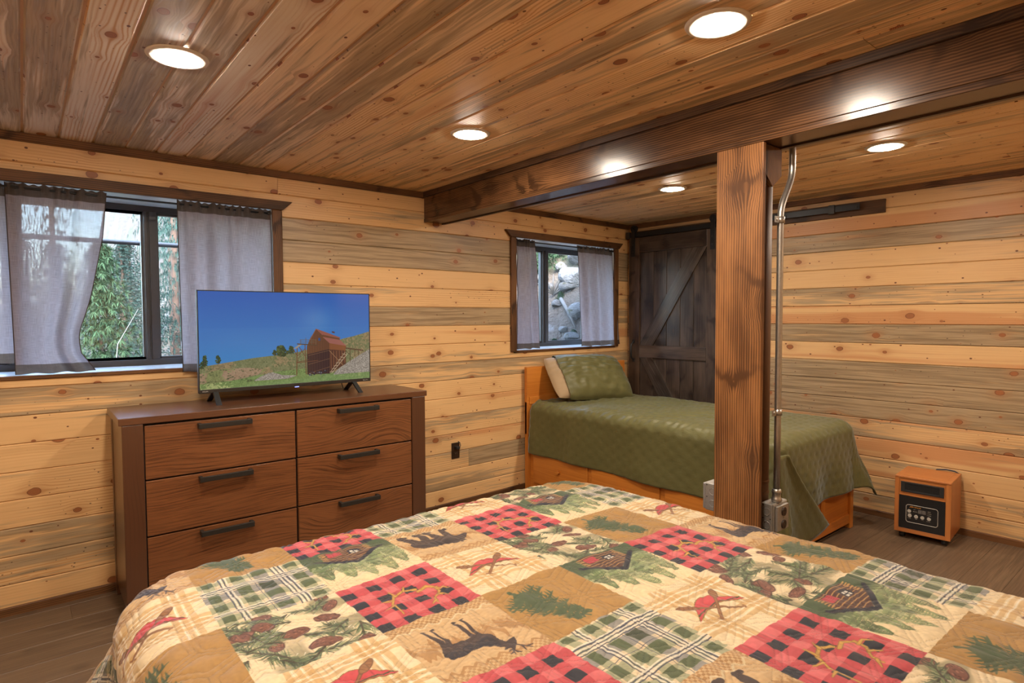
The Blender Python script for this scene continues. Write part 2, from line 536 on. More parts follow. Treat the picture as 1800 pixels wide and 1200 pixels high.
SHEATHING = mat_plain('wall backing', (0.10, 0.06, 0.03), 0.8, 0.0, 0.2)

# ------------------------------------------------------------------ wall geometry
C_KINK = 2.30
Y_WALL = 3.678
PHI = math.atan(0.0453)
CORNER = Vector((4.552, 3.780))
RD = Vector((0.0368, -1.0)).normalized()
RN = Vector((-1.0, -0.0368)).normalized()
CEIL = 2.286
X_LEFT, Y_FRONT = -0.95, -0.45


def back_pos(s, n, z):
    if s <= C_KINK:
        return (s, Y_WALL - n, z)
    c, sn = math.cos(PHI), math.sin(PHI)
    return (C_KINK + (s - C_KINK) * c + n * sn, Y_WALL + (s - C_KINK) * sn - n * c, z)


def right_pos(s, n, z):
    p = CORNER + RD * s + RN * n
    return (p.x, p.y, z)


def left_pos(s, n, z):
    return (X_LEFT + n, s, z)


def front_pos(s, n, z):
    return (s, Y_FRONT + n, z)


def run(pos, s0, s1, prof, kink=None):
    """cross-section prof [(z, n)] swept along a wall from s0 to s1, in one mesh with grain uv"""
    ss = [s0, s1]
    if kink is not None and s0 < kink - 1e-6 < s1:
        ss = [s0, kink, s1]
    n = len(prof)
    mb = MB()
    v, f = [], []
    for s in ss:
        v += [pos(s, q[1], q[0]) for q in prof]
    for i in range(len(ss) - 1):
        for k in range(n):
            k2 = (k + 1) % n
            f.append((i * n + k, i * n + k2, (i + 1) * n + k2, (i + 1) * n + k))
    f.append(tuple(range(n - 1, -1, -1)))
    f.append(tuple((len(ss) - 1) * n + k for k in range(n)))
    mb.add(v, f)
    me = mb.mesh('run')
    uv = me.uv_layers.new(name='grain')
    cum = [0]
    for k in range(n):
        a, b = prof[k], prof[(k + 1) % n]
        cum.append(cum[-1] + math.hypot(a[0] - b[0], a[1] - b[1]))
    li = 0
    for i in range(len(ss) - 1):
        for k in range(n):
            va, vb = prof[0][0] + cum[k], prof[0][0] + cum[k + 1]
            for uu, vv in ((ss[i], va), (ss[i], vb), (ss[i + 1], vb), (ss[i + 1], va)):
                uv.data[li].uv = (uu, vv)
                li += 1
    for k in range(2 * n):
        uv.data[li].uv = (0.01 * k, 0.3)
        li += 1
    me.validate()
    return me


def plank_prof(z0, z1):
    c = 0.005
    return [(z0 + 0.0004, -0.018), (z0 + 0.0004, -0.0055), (z0 + c, 0.0), (z1 - c, 0.0), (z1 - 0.0004, -0.0055), (z1 - 0.0004, -0.018)]


SEAM0, PITCHZ = 0.145, 0.1337
ROWS = []
for _k in range(17):
    _z0 = 0.0 if _k == 0 else SEAM0 + PITCHZ * (_k - 1)
    _z1 = SEAM0 + PITCHZ * _k
    ROWS.append((_z0, min(_z1, CEIL)))
BACK_STAIN = [.45, .60, .55, .40, .50, .25, .30, .66, .40, .14, .82, .45, .06, .95, .88, .34, .26]
BACK_RED = [.1, .1, .2, .5, .1, .5, .2, .1, .2, .62, .1, .1, .12, .05, .05, .1, .3]
RIGHT_STAIN = [.52, .42, .36, .22, .66, .82, .95, .98, .38, .95, .14, .66, .26, .46, .78, .16, .52]
RIGHT_RED = [.1, .4, .65, .8, .4, .15, .1, .05, .5, .1, .6, .1, .12, .15, .35, 1.0, .2]

# window openings in the back wall as (s0, s1, z0, z1): hole cut in the planks; glazing sits deep in the wall
W1 = dict(s0=-0.56, s1=1.165, z0=1.140, z1=2.056)
W2 = dict(s0=C_KINK + 0.782, s1=C_KINK + 2.030, z0=1.140, z1=2.050)


def segs(z0, z1, s0, s1, holes):
    """board pieces (s0, s1, z0, z1) of one row: cut round the openings, with slivers above and below them"""
    cuts = [(s0, s1, z0, z1)]
    for h in holes:
        ha, hb, za, zb = h['s0'] - 0.012, h['s1'] + 0.012, h['z0'] - 0.016, h['z1'] + 0.010
        if z1 <= za or z0 >= zb:
            continue
        new = []
        for (a, b, c, d) in cuts:
            if not (ha > a and hb < b):
                new.append((a, b, c, d))
                continue
            new += [(a, ha, c, d), (hb, b, c, d)]
            if za - c > 0.015:
                new.append((ha + 0.0005, hb - 0.0005, c, za))
            if d - zb > 0.015:
                new.append((ha + 0.0005, hb - 0.0005, zb, d))
        cuts = new
    return cuts


wall_back = thing('wall_back', 'window wall of horizontal blue-stained pine planks behind the dresser', 'wall', kind='structure')
for k, (z0, z1) in enumerate(ROWS):
    for gi, (a, b, zz0, zz1) in enumerate(segs(z0, z1, X_LEFT, C_KINK + 2.262, (W1, W2))):
        pieces = [(a, b)]
        if k == 2:
            pieces = [(a, C_KINK + 0.295), (C_KINK + 0.297, b)]
        if k == 16:
            pieces = [(a, 1.205), (1.2065, b)]
        for pi, (p0, p1) in enumerate(pieces):
            link('plank', run(back_pos, p0, p1, plank_prof(zz0, zz1), C_KINK), wall_back, mat=PINE,
                 props=wp(seed=(k * 1.37 + pi * 3.3) % 9, stain=min(1, BACK_STAIN[k] + (0.25 if k == 2 and pi else 0)), red=BACK_RED[k]))
# backing with the deep openings
mbk = MB()


def back_block(s0, s1, z0, z1, n0=-0.36, n1=-0.019):
    parts = [(s0, s1)]
    if s0 < C_KINK < s1:
        parts = [(s0, C_KINK), (C_KINK, s1)]
    for a, b in parts:
        v = [back_pos(s if s != C_KINK or a != C_KINK else C_KINK + 1e-7, n, z) for s in (a, b) for n in (n0, n1) for z in (z0, z1)]
        mbk.add(v, [(0, 1, 3, 2), (4, 6, 7, 5), (0, 4, 5, 1), (2, 3, 7, 6), (0, 2, 6, 4), (1, 5, 7, 3)])


SEND = C_KINK + 2.3
back_block(X_LEFT - 0.2, SEND, -0.05, 1.125)
back_block(X_LEFT - 0.2, SEND, 2.062, 2.5)
back_block(X_LEFT - 0.2, W1['s0'] - 0.012, 1.125, 2.062)
back_block(W1['s1'] + 0.012, W2['s0'] - 0.012, 1.125, 2.062)
back_block(W2['s1'] + 0.012, SEND, 1.125, 2.062)
part('backing', mbk, SHEATHING, wall_back)

wall_right = thing('wall_right', 'pine plank wall behind the heater with grey and orange boards', 'wall', kind='structure')
for k, (z0, z1) in enumerate(ROWS):
    link('plank', run(right_pos, 0.0, 4.30, plank_prof(z0, z1)), wall_right, mat=PINE,
         props=wp(seed=(k * 2.11 + 4.7) % 9, stain=RIGHT_STAIN[k], red=RIGHT_RED[k], deep=0.55))
mb = MB()
v = [right_pos(s, n, z) for s in (-0.5, 4.5) for n in (-0.15, -0.019) for z in (-0.05, 2.5)]
mb.add(v, [(0, 1, 3, 2), (4, 6, 7, 5), (0, 4, 5, 1), (2, 3, 7, 6), (0, 2, 6, 4), (1, 5, 7, 3)])
part('backing', mb, SHEATHING, wall_right)

# walls behind and beside the camera close the room
wall_left = thing('wall_left', 'pine plank wall closing the room beside the big window', 'wall', kind='structure')
wall_front = thing('wall_front', 'pine plank wall behind the head of the patchwork bed', 'wall', kind='structure')
for k, (z0, z1) in enumerate(ROWS):
    link('plank', run(left_pos, Y_FRONT, Y_WALL, plank_prof(z0, z1)), wall_left, mat=PINE, props=wp(stain=rng.uniform(.1, .9), red=rng.uniform(0, .6)))
    link('plank', run(front_pos, X_LEFT, 4.75, plank_prof(z0, z1)), wall_front, mat=PINE, props=wp(stain=rng.uniform(.1, .9), red=rng.uniform(0, .6)))
part('backing', MB().box(X_LEFT - 0.15, X_LEFT - 0.019, Y_FRONT - 0.1, Y_WALL + 0.3, -0.05, 2.5), SHEATHING, wall_left)
part('backing', MB().box(X_LEFT - 0.15, 4.9, Y_FRONT - 0.15, Y_FRONT - 0.019, -0.05, 2.5), SHEATHING, wall_front)

# ceiling: boards run away from the camera, with open grooves between them
ceiling = thing('ceiling', 'low ceiling of knotty blue-stained pine boards with open grooves', 'ceiling', kind='structure')
CW = 0.1373
x = 0.025 - CW * 8
ci = 0
while x < 4.75:
    x0, x1 = max(x, X_LEFT - 0.02), x + CW
    if x1 > X_LEFT:
        gap, ch = 0.0040, 0.0048
        pr = [(x0 + gap, 0.0), (x0 + gap, 0.006), (x0 + gap + ch, 0.0)]
        yend = 3.66 if x1 < 2.25 else 3.80
        split = [(-0.46, yend)]
        if ci % 5 == 3:
            sp = rng.uniform(0.3, 1.0)
            split = [(-0.46, sp), (sp + 0.002, yend)]
        for (ya, yb) in split:
            poly = [(x0 + gap, CEIL + 0.016), (x0 + gap, CEIL + 0.005), (x0 + gap + ch, CEIL), (x1 - gap - ch, CEIL), (x1 - gap, CEIL + 0.005), (x1 - gap, CEIL + 0.016)]
            mb = MB().prism(poly, 1, ya, yb)
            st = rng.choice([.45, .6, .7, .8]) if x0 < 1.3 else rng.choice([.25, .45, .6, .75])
            part('plank', mb, PINE, ceiling, grain=1, props=wp(stain=st, red=rng.choice([.05, .2, .3, .5]), lite=(0.8 if x0 < 2.2 else 1.0), gray=(1.0 if x0 < 0.65 else 0.5 if x0 < 1.0 else 0.1)))  # boards paled for missing ceiling light, greyed near the window for daylight glare
        ci += 1
    x += CW
CEILBACK = mat_plain('pine tongue', (0.50, 0.29, 0.13), 0.6, 0.0, 0.15, 12.0)
part('backing', MB().box(X_LEFT - 0.2, 5.0, Y_FRONT - 0.2, 4.2, CEIL + 0.0062, CEIL + 0.2), CEILBACK, ceiling)

# floor: grey-brown planks along the window wall
floor = thing('floor', 'grey brown wood plank floor running along the window wall', 'floor', kind='structure')
part('subfloor', MB().box(X_LEFT - 0.2, 5.0, Y_FRONT - 0.2, 4.2, -0.08, -0.010), SHEATHING, floor)
fy, fi = 3.80, 0
while fy > Y_FRONT:
    fx = X_LEFT - 0.02 - rng.uniform(0, 1.0)
    while fx < 4.75:
        L = 1.22
        a, b = max(fx, X_LEFT - 0.02), min(fx + L, 4.76)
        if b > a + 0.02:
            mb = MB().prism([(fy - 0.18, -0.010), (fy - 0.18, -0.0016), (fy - 0.1785, 0), (fy - 0.0015, 0), (fy, -0.0016), (fy, -0.010)], 0, a, b - 0.0008)
            part('plank', mb, FLOORM, floor, grain=0, props=wp())
        fx += L
    fy -= 0.1802
    fi += 1

# trims
base_prof = [(0.0, 0.0), (0.0, 0.013), (0.036, 0.013), (0.04, 0.009), (0.04, 0.0)]
crown_prof = [(2.246, 0.0), (2.246, 0.017), (2.250, 0.020), (2.2855, 0.020), (2.2855, 0.0)]
for nm, pos, s0, s1, pr, kk, lab, cat in (
        ('baseboard_back', back_pos, X_LEFT, SEND, base_prof, C_KINK, 'thin dark stained baseboard under the window wall', 'baseboard'),
        ('baseboard_right', right_pos, 0.0, 4.25, base_prof, None, 'thin dark stained baseboard behind the heater', 'baseboard'),
        ('trim_1', back_pos, X_LEFT, 2.21, crown_prof, None, 'dark ceiling trim over the large window', 'trim'),
        ('trim_2', back_pos, 2.39, SEND, crown_prof, None, 'dark ceiling trim over the small window', 'trim'),
        ('trim_3', right_pos, 0.02, 4.25, crown_prof, None, 'dark ceiling trim along the heater wall', 'trim')):
    o = link(nm, run(pos, s0, s1, pr, kk), mat=DARK, props=wp(tone=0.42))
    tag(o, lab, cat, 'structure')


# ------------------------------------------------------------------ windows
def window(idx, w, mullions, label, casing_left, header_ext):
    t = thing('window_%d' % idx, label, 'window', kind='structure')
    N0 = -0.33
    s0, s1, z0, z1 = w['s0'], w['s1'], w['z0'], w['z1']

    def blk(a0, a1, n0, n1, b0, b1, m, name, parent=t, bev=0, grain=None, **kw):
        e = 1e-6 if s0 > C_KINK else 0
        v = [back_pos(s + e, n, z) for s in (a0, a1) for n in (n0, n1) for z in (b0, b1)]
        q = MB().add(v, [(0, 1, 3, 2), (4, 6, 7, 5), (0, 4, 5, 1), (2, 3, 7, 6), (0, 2, 6, 4), (1, 5, 7, 3)])
        return part(name, q, m, parent, grain=grain, bev=bev, props=wp(tone=0.35))
    # white reveal boards lining the thick wall
    blk(s0 - 0.011, s1 + 0.011, N0 - 0.03, -0.004, z1, z1 + 0.011, WHITE, 'reveal')
    blk(s0 - 0.011, s0, N0 - 0.03, -0.004, z0, z1, WHITE, 'reveal')
    blk(s1, s1 + 0.011, N0 - 0.03, -0.004, z0, z1, WHITE, 'reveal')
    # stool: white inside the opening, dark bark edge on the room side
    blk(s0 - 0.011, s1 + 0.011, N0 - 0.03, -0.016, z0 - 0.016, z0, WHITE, 'sill_board')
    blk(s0 - 0.02, s1 + 0.02, -0.016, 0.010, z0 - 0.020, z0 - 0.001, DARK, 'sill_edge', bev=0.003, grain=0)
    # dark vinyl frame
    fw, nd = 0.034, 0.05
    blk(s0, s1, N0 - nd, N0, z0, z0 + fw, BRONZE, 'frame_rail', bev=0.002)
    blk(s0, s1, N0 - nd, N0, z1 - fw, z1, BRONZE, 'frame_rail', bev=0.002)
    blk(s0, s0 + fw, N0 - nd, N0, z0 + fw, z1 - fw, BRONZE, 'frame_stile', bev=0.002)
    blk(s1 - fw, s1, N0 - nd, N0, z0 + fw, z1 - fw, BRONZE, 'frame_stile', bev=0.002)
    xs = [s0 + fw] + [m for m in mullions] + [s1 - fw]
    for m in mullions:
        mu = blk(m - 0.034, m + 0.034, N0 - nd, N0 - 0.004, z0 + fw, z1 - fw, BRONZE, 'mullion', bev=0.002)
        blk(m - 0.004, m + 0.034, N0 - 0.004, N0 + 0.010, z0 + fw, z1 - fw, BRONZE, 'sash_stile', bev=0.002)
        blk(m - 0.030, m - 0.012, N0 - 0.004, N0 + 0.004, z0 + fw, z1 - fw, BRONZE, 'sash_stile', bev=0.002)
    for i in range(len(xs) - 1):
        a = xs[i] + (0.034 if i else 0)
        b = xs[i + 1] - (0.034 if i + 1 < len(xs) - 1 else 0)
        for (c0, c1, d0, d1, nm) in ((a, b, z0 + fw, z0 + fw + 0.014, 'sash_rail'), (a, b, z1 - fw - 0.014, z1 - fw, 'sash_rail'), (a, a + 0.010, z0 + fw, z1 - fw, 'sash_stile'), (b - 0.010, b, z0 + fw, z1 - fw, 'sash_stile')):
            blk(c0, c1, N0 - 0.042, N0 - 0.012, d0, d1, BRONZE, nm)
        blk(a + 0.002, b - 0.002, N0 - 0.030, N0 - 0.026, z0 + fw + 0.002, z1 - fw - 0.002, GLASS, 'pane')
    # dark casing and flared header
    cw = 0.060
    blk(s1, s1 + cw, 0.0, 0.020, z0 - 0.012, z1 - 0.002, DARK, 'casing', bev=0.008, grain=2)
    if casing_left:
        blk(s0 - cw, s0, 0.0, 0.020, z0 - 0.012, z1 - 0.002, DARK, 'casing', bev=0.008, grain=2)
    zb, zt = z1 - 0.003, z1 + 0.052
    e = 1e-6 if s0 > C_KINK else 0
    hl, hr = s0 - cw - 0.002, s1 + cw + 0.002
    q = MB()
    v = []
    for n in (0.0, 0.026):
        v += [back_pos(s + e, n, z) for s, z in ((hl, zb), (hr, zb), (hr + 0.058, zt), (hl - 0.058, zt))]
    q.add(v, [(0, 1, 2, 3), (7, 6, 5, 4), (0, 4, 5, 1), (1, 5, 6, 2), (2, 6, 7, 3), (3, 7, 4, 0)])
    part('header', q, DARK, t, grain=0, bev=0.003, props=wp(tone=0.25))
    return t


window(1, W1, (0.585, -0.03), 'large three-light window above the dresser with dark casing and deep sill', True, 0.06)
window(2, W2, (C_KINK + 1.450,), 'small two-light window above the green bed with dark casing', True, 0.06)

# ------------------------------------------------------------------ ceiling beam and post
beam = thing('ceiling_beam', 'dark stained boxed beam crossing the ceiling above the post', 'beam')
BY0, BY1 = Y_FRONT + 0.005, 3.672
part('face_board', MB().box(2.213, 2.233, BY0, BY1, 2.104, 2.250), DARK, beam, grain=1, bev=0.002, props=wp(tone=0.33, seed=1.7, gloss=1.0))
part('lower_board', MB().box(2.211, 2.233, BY0, BY1, 2.078, 2.103), DARK, beam, grain=1, bev=0.002, props=wp(tone=0.30, gloss=1.0))
part('bottom_board', MB().box(2.233, 2.352, BY0, BY1, 2.080, 2.098), DARK, beam, grain=1, bev=0.002, props=wp(tone=0.30, gloss=1.0))
part('rear_board', MB().box(2.358, 2.378, BY0, BY1, 2.074, 2.285), DARK, beam, grain=1, bev=0.002, props=wp(tone=0.08, gloss=0.6))
part('core', MB().box(2.234, 2.357, BY0, BY1, 2.099, 2.285), SHEATHING, beam)
part('top_trim', MB().box(2.198, 2.232, BY0, BY1, 2.250, 2.2855), DARK, beam, grain=1, bev=0.003, props=wp(tone=0.08, gloss=0.6))

post = thing('support_post', 'wooden post with knotty stained face board under the beam', 'post', (2.30, 1.275, 0))
part('face_board', MB().box(-0.090, -0.070, -0.099, 0.099, 0.001, 2.077), DARK, post, grain=2, bev=0.0025, props=wp(tone=0.80, seed=3.1, gloss=0.35))
part('side_strip', MB().box(-0.070, -0.058, -0.094, -0.082, 0.001, 2.077), DARK, post, grain=2, props=wp(tone=0.15))
part('steel_column', MB().tube([(0.02, 0, 0.001), (0.02, 0, 2.076)], 0.072, 32), BROWNPAINT, post)
mb = MB()
for z in (0.69, 0.735):
    mb.lathe([(0.072, -0.008), (0.0745, 0), (0.072, 0.008)], (0.02, 0, z), 32)
part('column_ring', mb, BROWNPAINT, post)
mb = MB().add([(-0.056, -0.088, 2.077), (0.075, -0.088, 2.077), (0.075, -0.088, 1.97), (0.005, -0.088, 1.92), (-0.056, -0.088, 1.97),
               (-0.056, 0.088, 2.077), (0.075, 0.088, 2.077), (0.075, 0.088, 1.97), (0.005, 0.088, 1.92), (-0.056, 0.088, 1.97)],
              [(0, 1, 2, 3, 4), (9, 8, 7, 6, 5), (0, 5, 6, 1), (1, 6, 7, 2), (2, 7, 8, 3), (3, 8, 9, 4), (4, 9, 5, 0)])
part('saddle', mb, DARK, post, grain=2, props=wp(tone=0.5))
part('base_plate', MB().box(-0.055, 0.095, -0.08, 0.08, 0.001, 0.012), BROWNPAINT, post)

# ------------------------------------------------------------------ conduit and junction boxes
cond = thing('electrical_conduit', 'galvanized steel conduit running up beside the wooden post', 'conduit', (2.322, 1.162, 0))
pts = [(0, 0, 0.70), (0, 0, 1.0), (0, 0, 1.4), (0, 0, 1.76)]
for i in range(13):
    a = i / 12
    pts.append((0.094 * (3 * a * a - 2 * a ** 3), 0.002 * a, 1.80 + 0.20 * a))
pts += [(0.094, 0.002, 2.05), (0.094, 0.002, 2.284)]
part('pipe', MB().tube(pts, 0.0125, 20), STEEL, cond)
for z in (1.027, 1.787):
    mb = MB()
    n = 14
    v = []
    for zz in (z - 0.012, z + 0.012):
        for i in range(n):
            w = math.pi * i / (n - 1)
            v.append((0.0145 * math.cos(w), -0.0145 * math.sin(w), zz))
    mb.add(v, [(i, i + 1, n + i + 1, n + i) for i in range(n - 1)], True)
    mb.box(-0.048, -0.0135, -0.003, -0.0005, z - 0.012, z + 0.012)
    mb.tube([(-0.032, -0.006, z), (-0.032, -0.001, z)], 0.006, 8)
    st = part('strap', mb, STEEL, cond)
    sm = st.modifiers.new('thick', 'SOLIDIFY')
    sm.thickness = 0.0016
part('coupling', MB().lathe([(0.0130, 0.055), (0.0165, 0.053), (0.0185, 0.046), (0.0185, 0.040), (0.0160, 0.036), (0.0160, 0.022), (0.0190, 0.018), (0.0205, 0.010), (0.0190, 0.002), (0.0130, 0.0)], (0, 0, 0.664), 24), STEEL, cond)


def junction(loc, w, h, d, sgn, label, cover):
    t = thing('outlet_box', label, 'outlet box', loc)
    part('box', MB().box(0, w, 0, d, 0, h), STEELBOX, t, bev=0.003)
    for i, z in enumerate((h * 0.28, h * 0.72)):
        c = [(-0.0008, d * 0.5 + 0.0145 * math.cos(a), z + 0.0145 * math.sin(a)) for a in np.linspace(0, 2 * math.pi, 25)]
        part('knockout', MB().tube(c, 0.0009, 6, cap=False), STEELBOX, t)
    for (yy, zz) in ((0.008, h * 0.5), (d - 0.008, h * 0.5), (d - 0.008, h - 0.008), (0.008, 0.01)):
        part('screw', MB().tube([(-0.0012, yy, zz), (0.002, yy, zz)], 0.0025, 8), BLACK, t)
    if cover:
        # raised cover with two receptacles on the face turned to the room's right
        mb = MB().box(0.004, w - 0.004, -0.004, 0.0, 0.002, h - 0.002)
        mb.box(0.016, w - 0.010, -0.014, -0.004, 0.010, h - 0.010)
        part('cover_plate', mb, STEELBOX, t, bev=0.003)
        for z in (h * 0.27, h * 0.70):
            mb = MB().tube([(w * 0.55, -0.0135, z), (w * 0.55, -0.0185, z)], 0.0175, 24)
            r = part('receptacle', mb, OUTLETBROWN, t)
            mb = MB()
            for dx in (-0.0065, 0.0065):
                mb.box(w * 0.55 + dx - 0.001, w * 0.55 + dx + 0.001, -0.0192, -0.0184, z - 0.001, z + 0.008)
            mb.tube([(w * 0.55, -0.0192, z - 0.008), (w * 0.55, -0.0184, z - 0.008)], 0.0024, 8)
            part('slot', mb, BLACK, r)
        part('cover_screw', MB().tube([(w * 0.55, -0.0160, h * 0.49), (w * 0.55, -0.0138, h * 0.49)], 0.003, 10), STEEL, t)
    else:
        part('cover_plate', MB().box(0.002, w - 0.002, d, d + 0.013, 0.003, h - 0.003), STEELBOX, t, bev=0.003)
        part('bracket', MB().box(0.02, 0.08, -0.046, 0.001, 0.03, 0.09), STEELBOX, t)
    return t


junction((2.272, 1.1535, 0.545), 0.118, 0.120, 0.046, 1, 'square steel box with two brown receptacles below the conduit', True)
junction((2.272, 1.385, 0.573), 0.110, 0.118, 0.068, 1, 'square steel box between the post and the green bed', False)

# ------------------------------------------------------------------ recessed lights
LIGHTS = [(0.43, 2.29, 'recessed ceiling light above the large window and dresser'),
          (1.637, 1.02, 'recessed ceiling light nearest the bare patchwork bed, close to the beam'),
          (1.684, 2.363, 'recessed ceiling light between dresser and beam'),
          (3.473, 2.497, 'recessed ceiling light over the green bed'),
          (3.487, 1.194, 'recessed ceiling light beyond the beam near the heater wall'),
          (0.43, 0.95, 'recessed ceiling light over the near side of the patchwork bed'),
          (-0.55, 1.75, 'added unseen recessed fill light near the end wall beside the large window'),  # added fill lamp, out of view, brightens the window wall and floor
          (3.487, -0.12, 'recessed ceiling light in the corner beyond the foot of the heater wall')]
first_light = None
for (lx, ly, lab) in LIGHTS:
    if first_light is None:
        lt = thing('recessed_light', lab, 'ceiling light', (lx, ly, CEIL), group='recessed ceiling lights')
        part('trim_ring', MB().lathe([(0.0705, -0.0035), (0.074, -0.0075), (0.086, -0.0065), (0.0945, -0.003), (0.096, 0.0005), (0.0705, 0.0005)], (0, 0, 0), 48), TRIMRING, lt)
        mb = MB().lathe([(0.0, -0.016), (0.02, -0.0154), (0.04, -0.0134), (0.058, -0.0098), (0.0706, -0.0058), (0.0706, 0.0004)], (0, 0, 0), 48)
        part('lens', mb, LAMP, lt)
        first_light = lt
    else:
        lt = copy_tree(first_light)
        lt.location = (lx, ly, CEIL)
        lt['label'] = lab

# ------------------------------------------------------------------ dresser
DX0, DX1, DY0, DY1, DZ = 0.322, 1.934, 3.200, 3.655, 0.957
dr = thing('dresser', 'brown six-drawer dresser with black bar handles under the large window', 'dresser', (0, 0, 0))
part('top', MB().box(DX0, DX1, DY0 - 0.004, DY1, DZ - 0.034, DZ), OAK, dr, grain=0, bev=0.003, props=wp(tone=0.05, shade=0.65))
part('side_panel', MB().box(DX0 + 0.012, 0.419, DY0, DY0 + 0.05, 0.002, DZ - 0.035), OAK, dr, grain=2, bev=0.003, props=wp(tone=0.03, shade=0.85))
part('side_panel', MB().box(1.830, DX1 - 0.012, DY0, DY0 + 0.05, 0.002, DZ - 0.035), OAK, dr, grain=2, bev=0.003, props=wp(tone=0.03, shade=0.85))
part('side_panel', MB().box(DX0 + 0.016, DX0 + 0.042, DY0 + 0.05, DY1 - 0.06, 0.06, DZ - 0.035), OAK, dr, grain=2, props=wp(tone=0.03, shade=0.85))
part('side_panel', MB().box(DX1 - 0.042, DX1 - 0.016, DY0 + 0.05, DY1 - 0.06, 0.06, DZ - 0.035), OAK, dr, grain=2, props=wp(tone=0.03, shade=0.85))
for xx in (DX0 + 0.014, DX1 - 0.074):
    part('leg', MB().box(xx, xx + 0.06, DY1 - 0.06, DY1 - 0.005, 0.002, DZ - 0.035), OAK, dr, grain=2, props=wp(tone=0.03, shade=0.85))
INNER = mat_plain('dark carcass', (0.012, 0.008, 0.006), 0.7)
part('carcass', MB().box(0.42, 1.829, DY0 + 0.022, DY1 - 0.01, 0.10, DZ - 0.036), INNER, dr)
rows = [(0.660, 0.912), (0.393, 0.652), (0.126, 0.385)]
for ci_, (xa, xb, ha, hb) in enumerate(((0.424, 1.118, 0.644, 0.890), (1.129, 1.825, 1.352, 1.594))):
    for (za, zb) in rows:
        d = part('drawer', MB().box(xa, xb, DY0 + 0.003, DY0 + 0.024, za, zb), OAK, dr, grain=0, bev=0.002, props=wp(tone=0.10 if ci_ == 0 else 0.42))
        hz = zb - 0.022
        mb = MB().box(ha, hb, DY0 - 0.040, DY0 - 0.026, hz - 0.014, hz + 0.011)
        mb.box(ha, ha + 0.016, DY0 - 0.026, DY0 + 0.003, hz - 0.013, hz + 0.011)
        mb.box(hb - 0.016, hb, DY0 - 0.026, DY0 + 0.003, hz - 0.013, hz + 0.011)
        part('handle', mb, HANDLEM, d, bev=0.002)
part('bottom_rail', MB().box(0.42, 1.829, DY0 + 0.005, DY0 + 0.024, 0.07, 0.120), OAK, dr, grain=0, props=wp(tone=0.05))

# ------------------------------------------------------------------ painting helpers for flat prints


class Paint:
    """numpy canvas; a runs to the right 0..A, b runs up 0..B"""

    def __init__(self, w, h, A=1.0, B=1.0, color=(1, 1, 1)):
        self.w, self.h = w, h
        self.a = np.broadcast_to((np.arange(w) + 0.5) / w * A, (h, w))
        self.b = np.broadcast_to(((np.arange(h) + 0.5) / h * B)[:, None], (h, w))
        self.im = np.empty((h, w, 3), np.float32)
        self.im[:] = np.array(color, np.float32)
        self.ss = A / w

    def put(self, mask, color):
        m = mask.astype(np.float32)[..., None] if mask.ndim == 2 else mask
        self.im = self.im * (1 - m) + np.array(color, np.float32) * m
        return self

    def win(self, pts, pad):
        p = np.array(pts)
        A, B = self.a[0, -1], self.b[-1, 0]
        x0 = int(max(0, math.floor((p[:, 0].min() - pad) / A * self.w)))
        x1 = int(min(self.w, math.ceil((p[:, 0].max() + pad) / A * self.w) + 1))
        y0 = int(max(0, math.floor((p[:, 1].min() - pad) / B * self.h)))
        y1 = int(min(self.h, math.ceil((p[:, 1].max() + pad) / B * self.h) + 1))
        return slice(y0, max(y1, y0)), slice(x0, max(x1, x0))

    def sub(self, sl, m, color):
        m = m.astype(np.float32)[..., None]
        self.im[sl] = self.im[sl] * (1 - m) + np.array(color, np.float32) * m

    def poly(self, pts, color, alpha=1.0):
        sl = self.win(pts, self.ss)
        a, b = self.a[sl], self.b[sl]
        ins = np.zeros(a.shape, bool)
        n = len(pts)
        for i in range(n):
            x0, y0 = pts[i]
            x1, y1 = pts[(i + 1) % n]
            if y0 == y1:
                continue
            c = ((y0 > b) != (y1 > b)) & (a < (x1 - x0) * (b - y0) / (y1 - y0) + x0)
            ins ^= c
        self.sub(sl, ins * alpha, color)
        return self

    def line(self, pts, w, color, w2=None, alpha=1.0):
        w2 = w if w2 is None else w2
        n = len(pts) - 1
        for i in range(n):
            p, q = np.array(pts[i]), np.array(pts[i + 1])
            wa, wb = w + (w2 - w) * i / n, w + (w2 - w) * (i + 1) / n
            sl = self.win([p, q], max(wa, wb) + self.ss)
            a, b = self.a[sl], self.b[sl]
            d = q - p
            L = max(1e-9, float(d @ d))
            t = np.clip(((a - p[0]) * d[0] + (b - p[1]) * d[1]) / L, 0, 1)
            dist = np.hypot(a - p[0] - t * d[0], b - p[1] - t * d[1])
            ww = (wa + (wb - wa) * t) / 2
            self.sub(sl, np.clip((ww - dist) / self.ss + 0.5, 0, 1) * alpha, color)
        return self

    def ell(self, c, ra, rb, color, rot=0.0, alpha=1.0):
        R = max(ra, rb)
        sl = self.win([c], R + self.ss)
        a, b = self.a[sl] - c[0], self.b[sl] - c[1]
        x = a * math.cos(rot) + b * math.sin(rot)
        y = -a * math.sin(rot) + b * math.cos(rot)
        m = np.clip((1 - np.hypot(x / ra, y / rb)) * min(ra, rb) / self.ss + 0.5, 0, 1)
        self.sub(sl, m * alpha, color)
        return self


def rgb(h):
    return tuple(int(h[i:i + 2], 16) / 255 for i in (0, 2, 4))


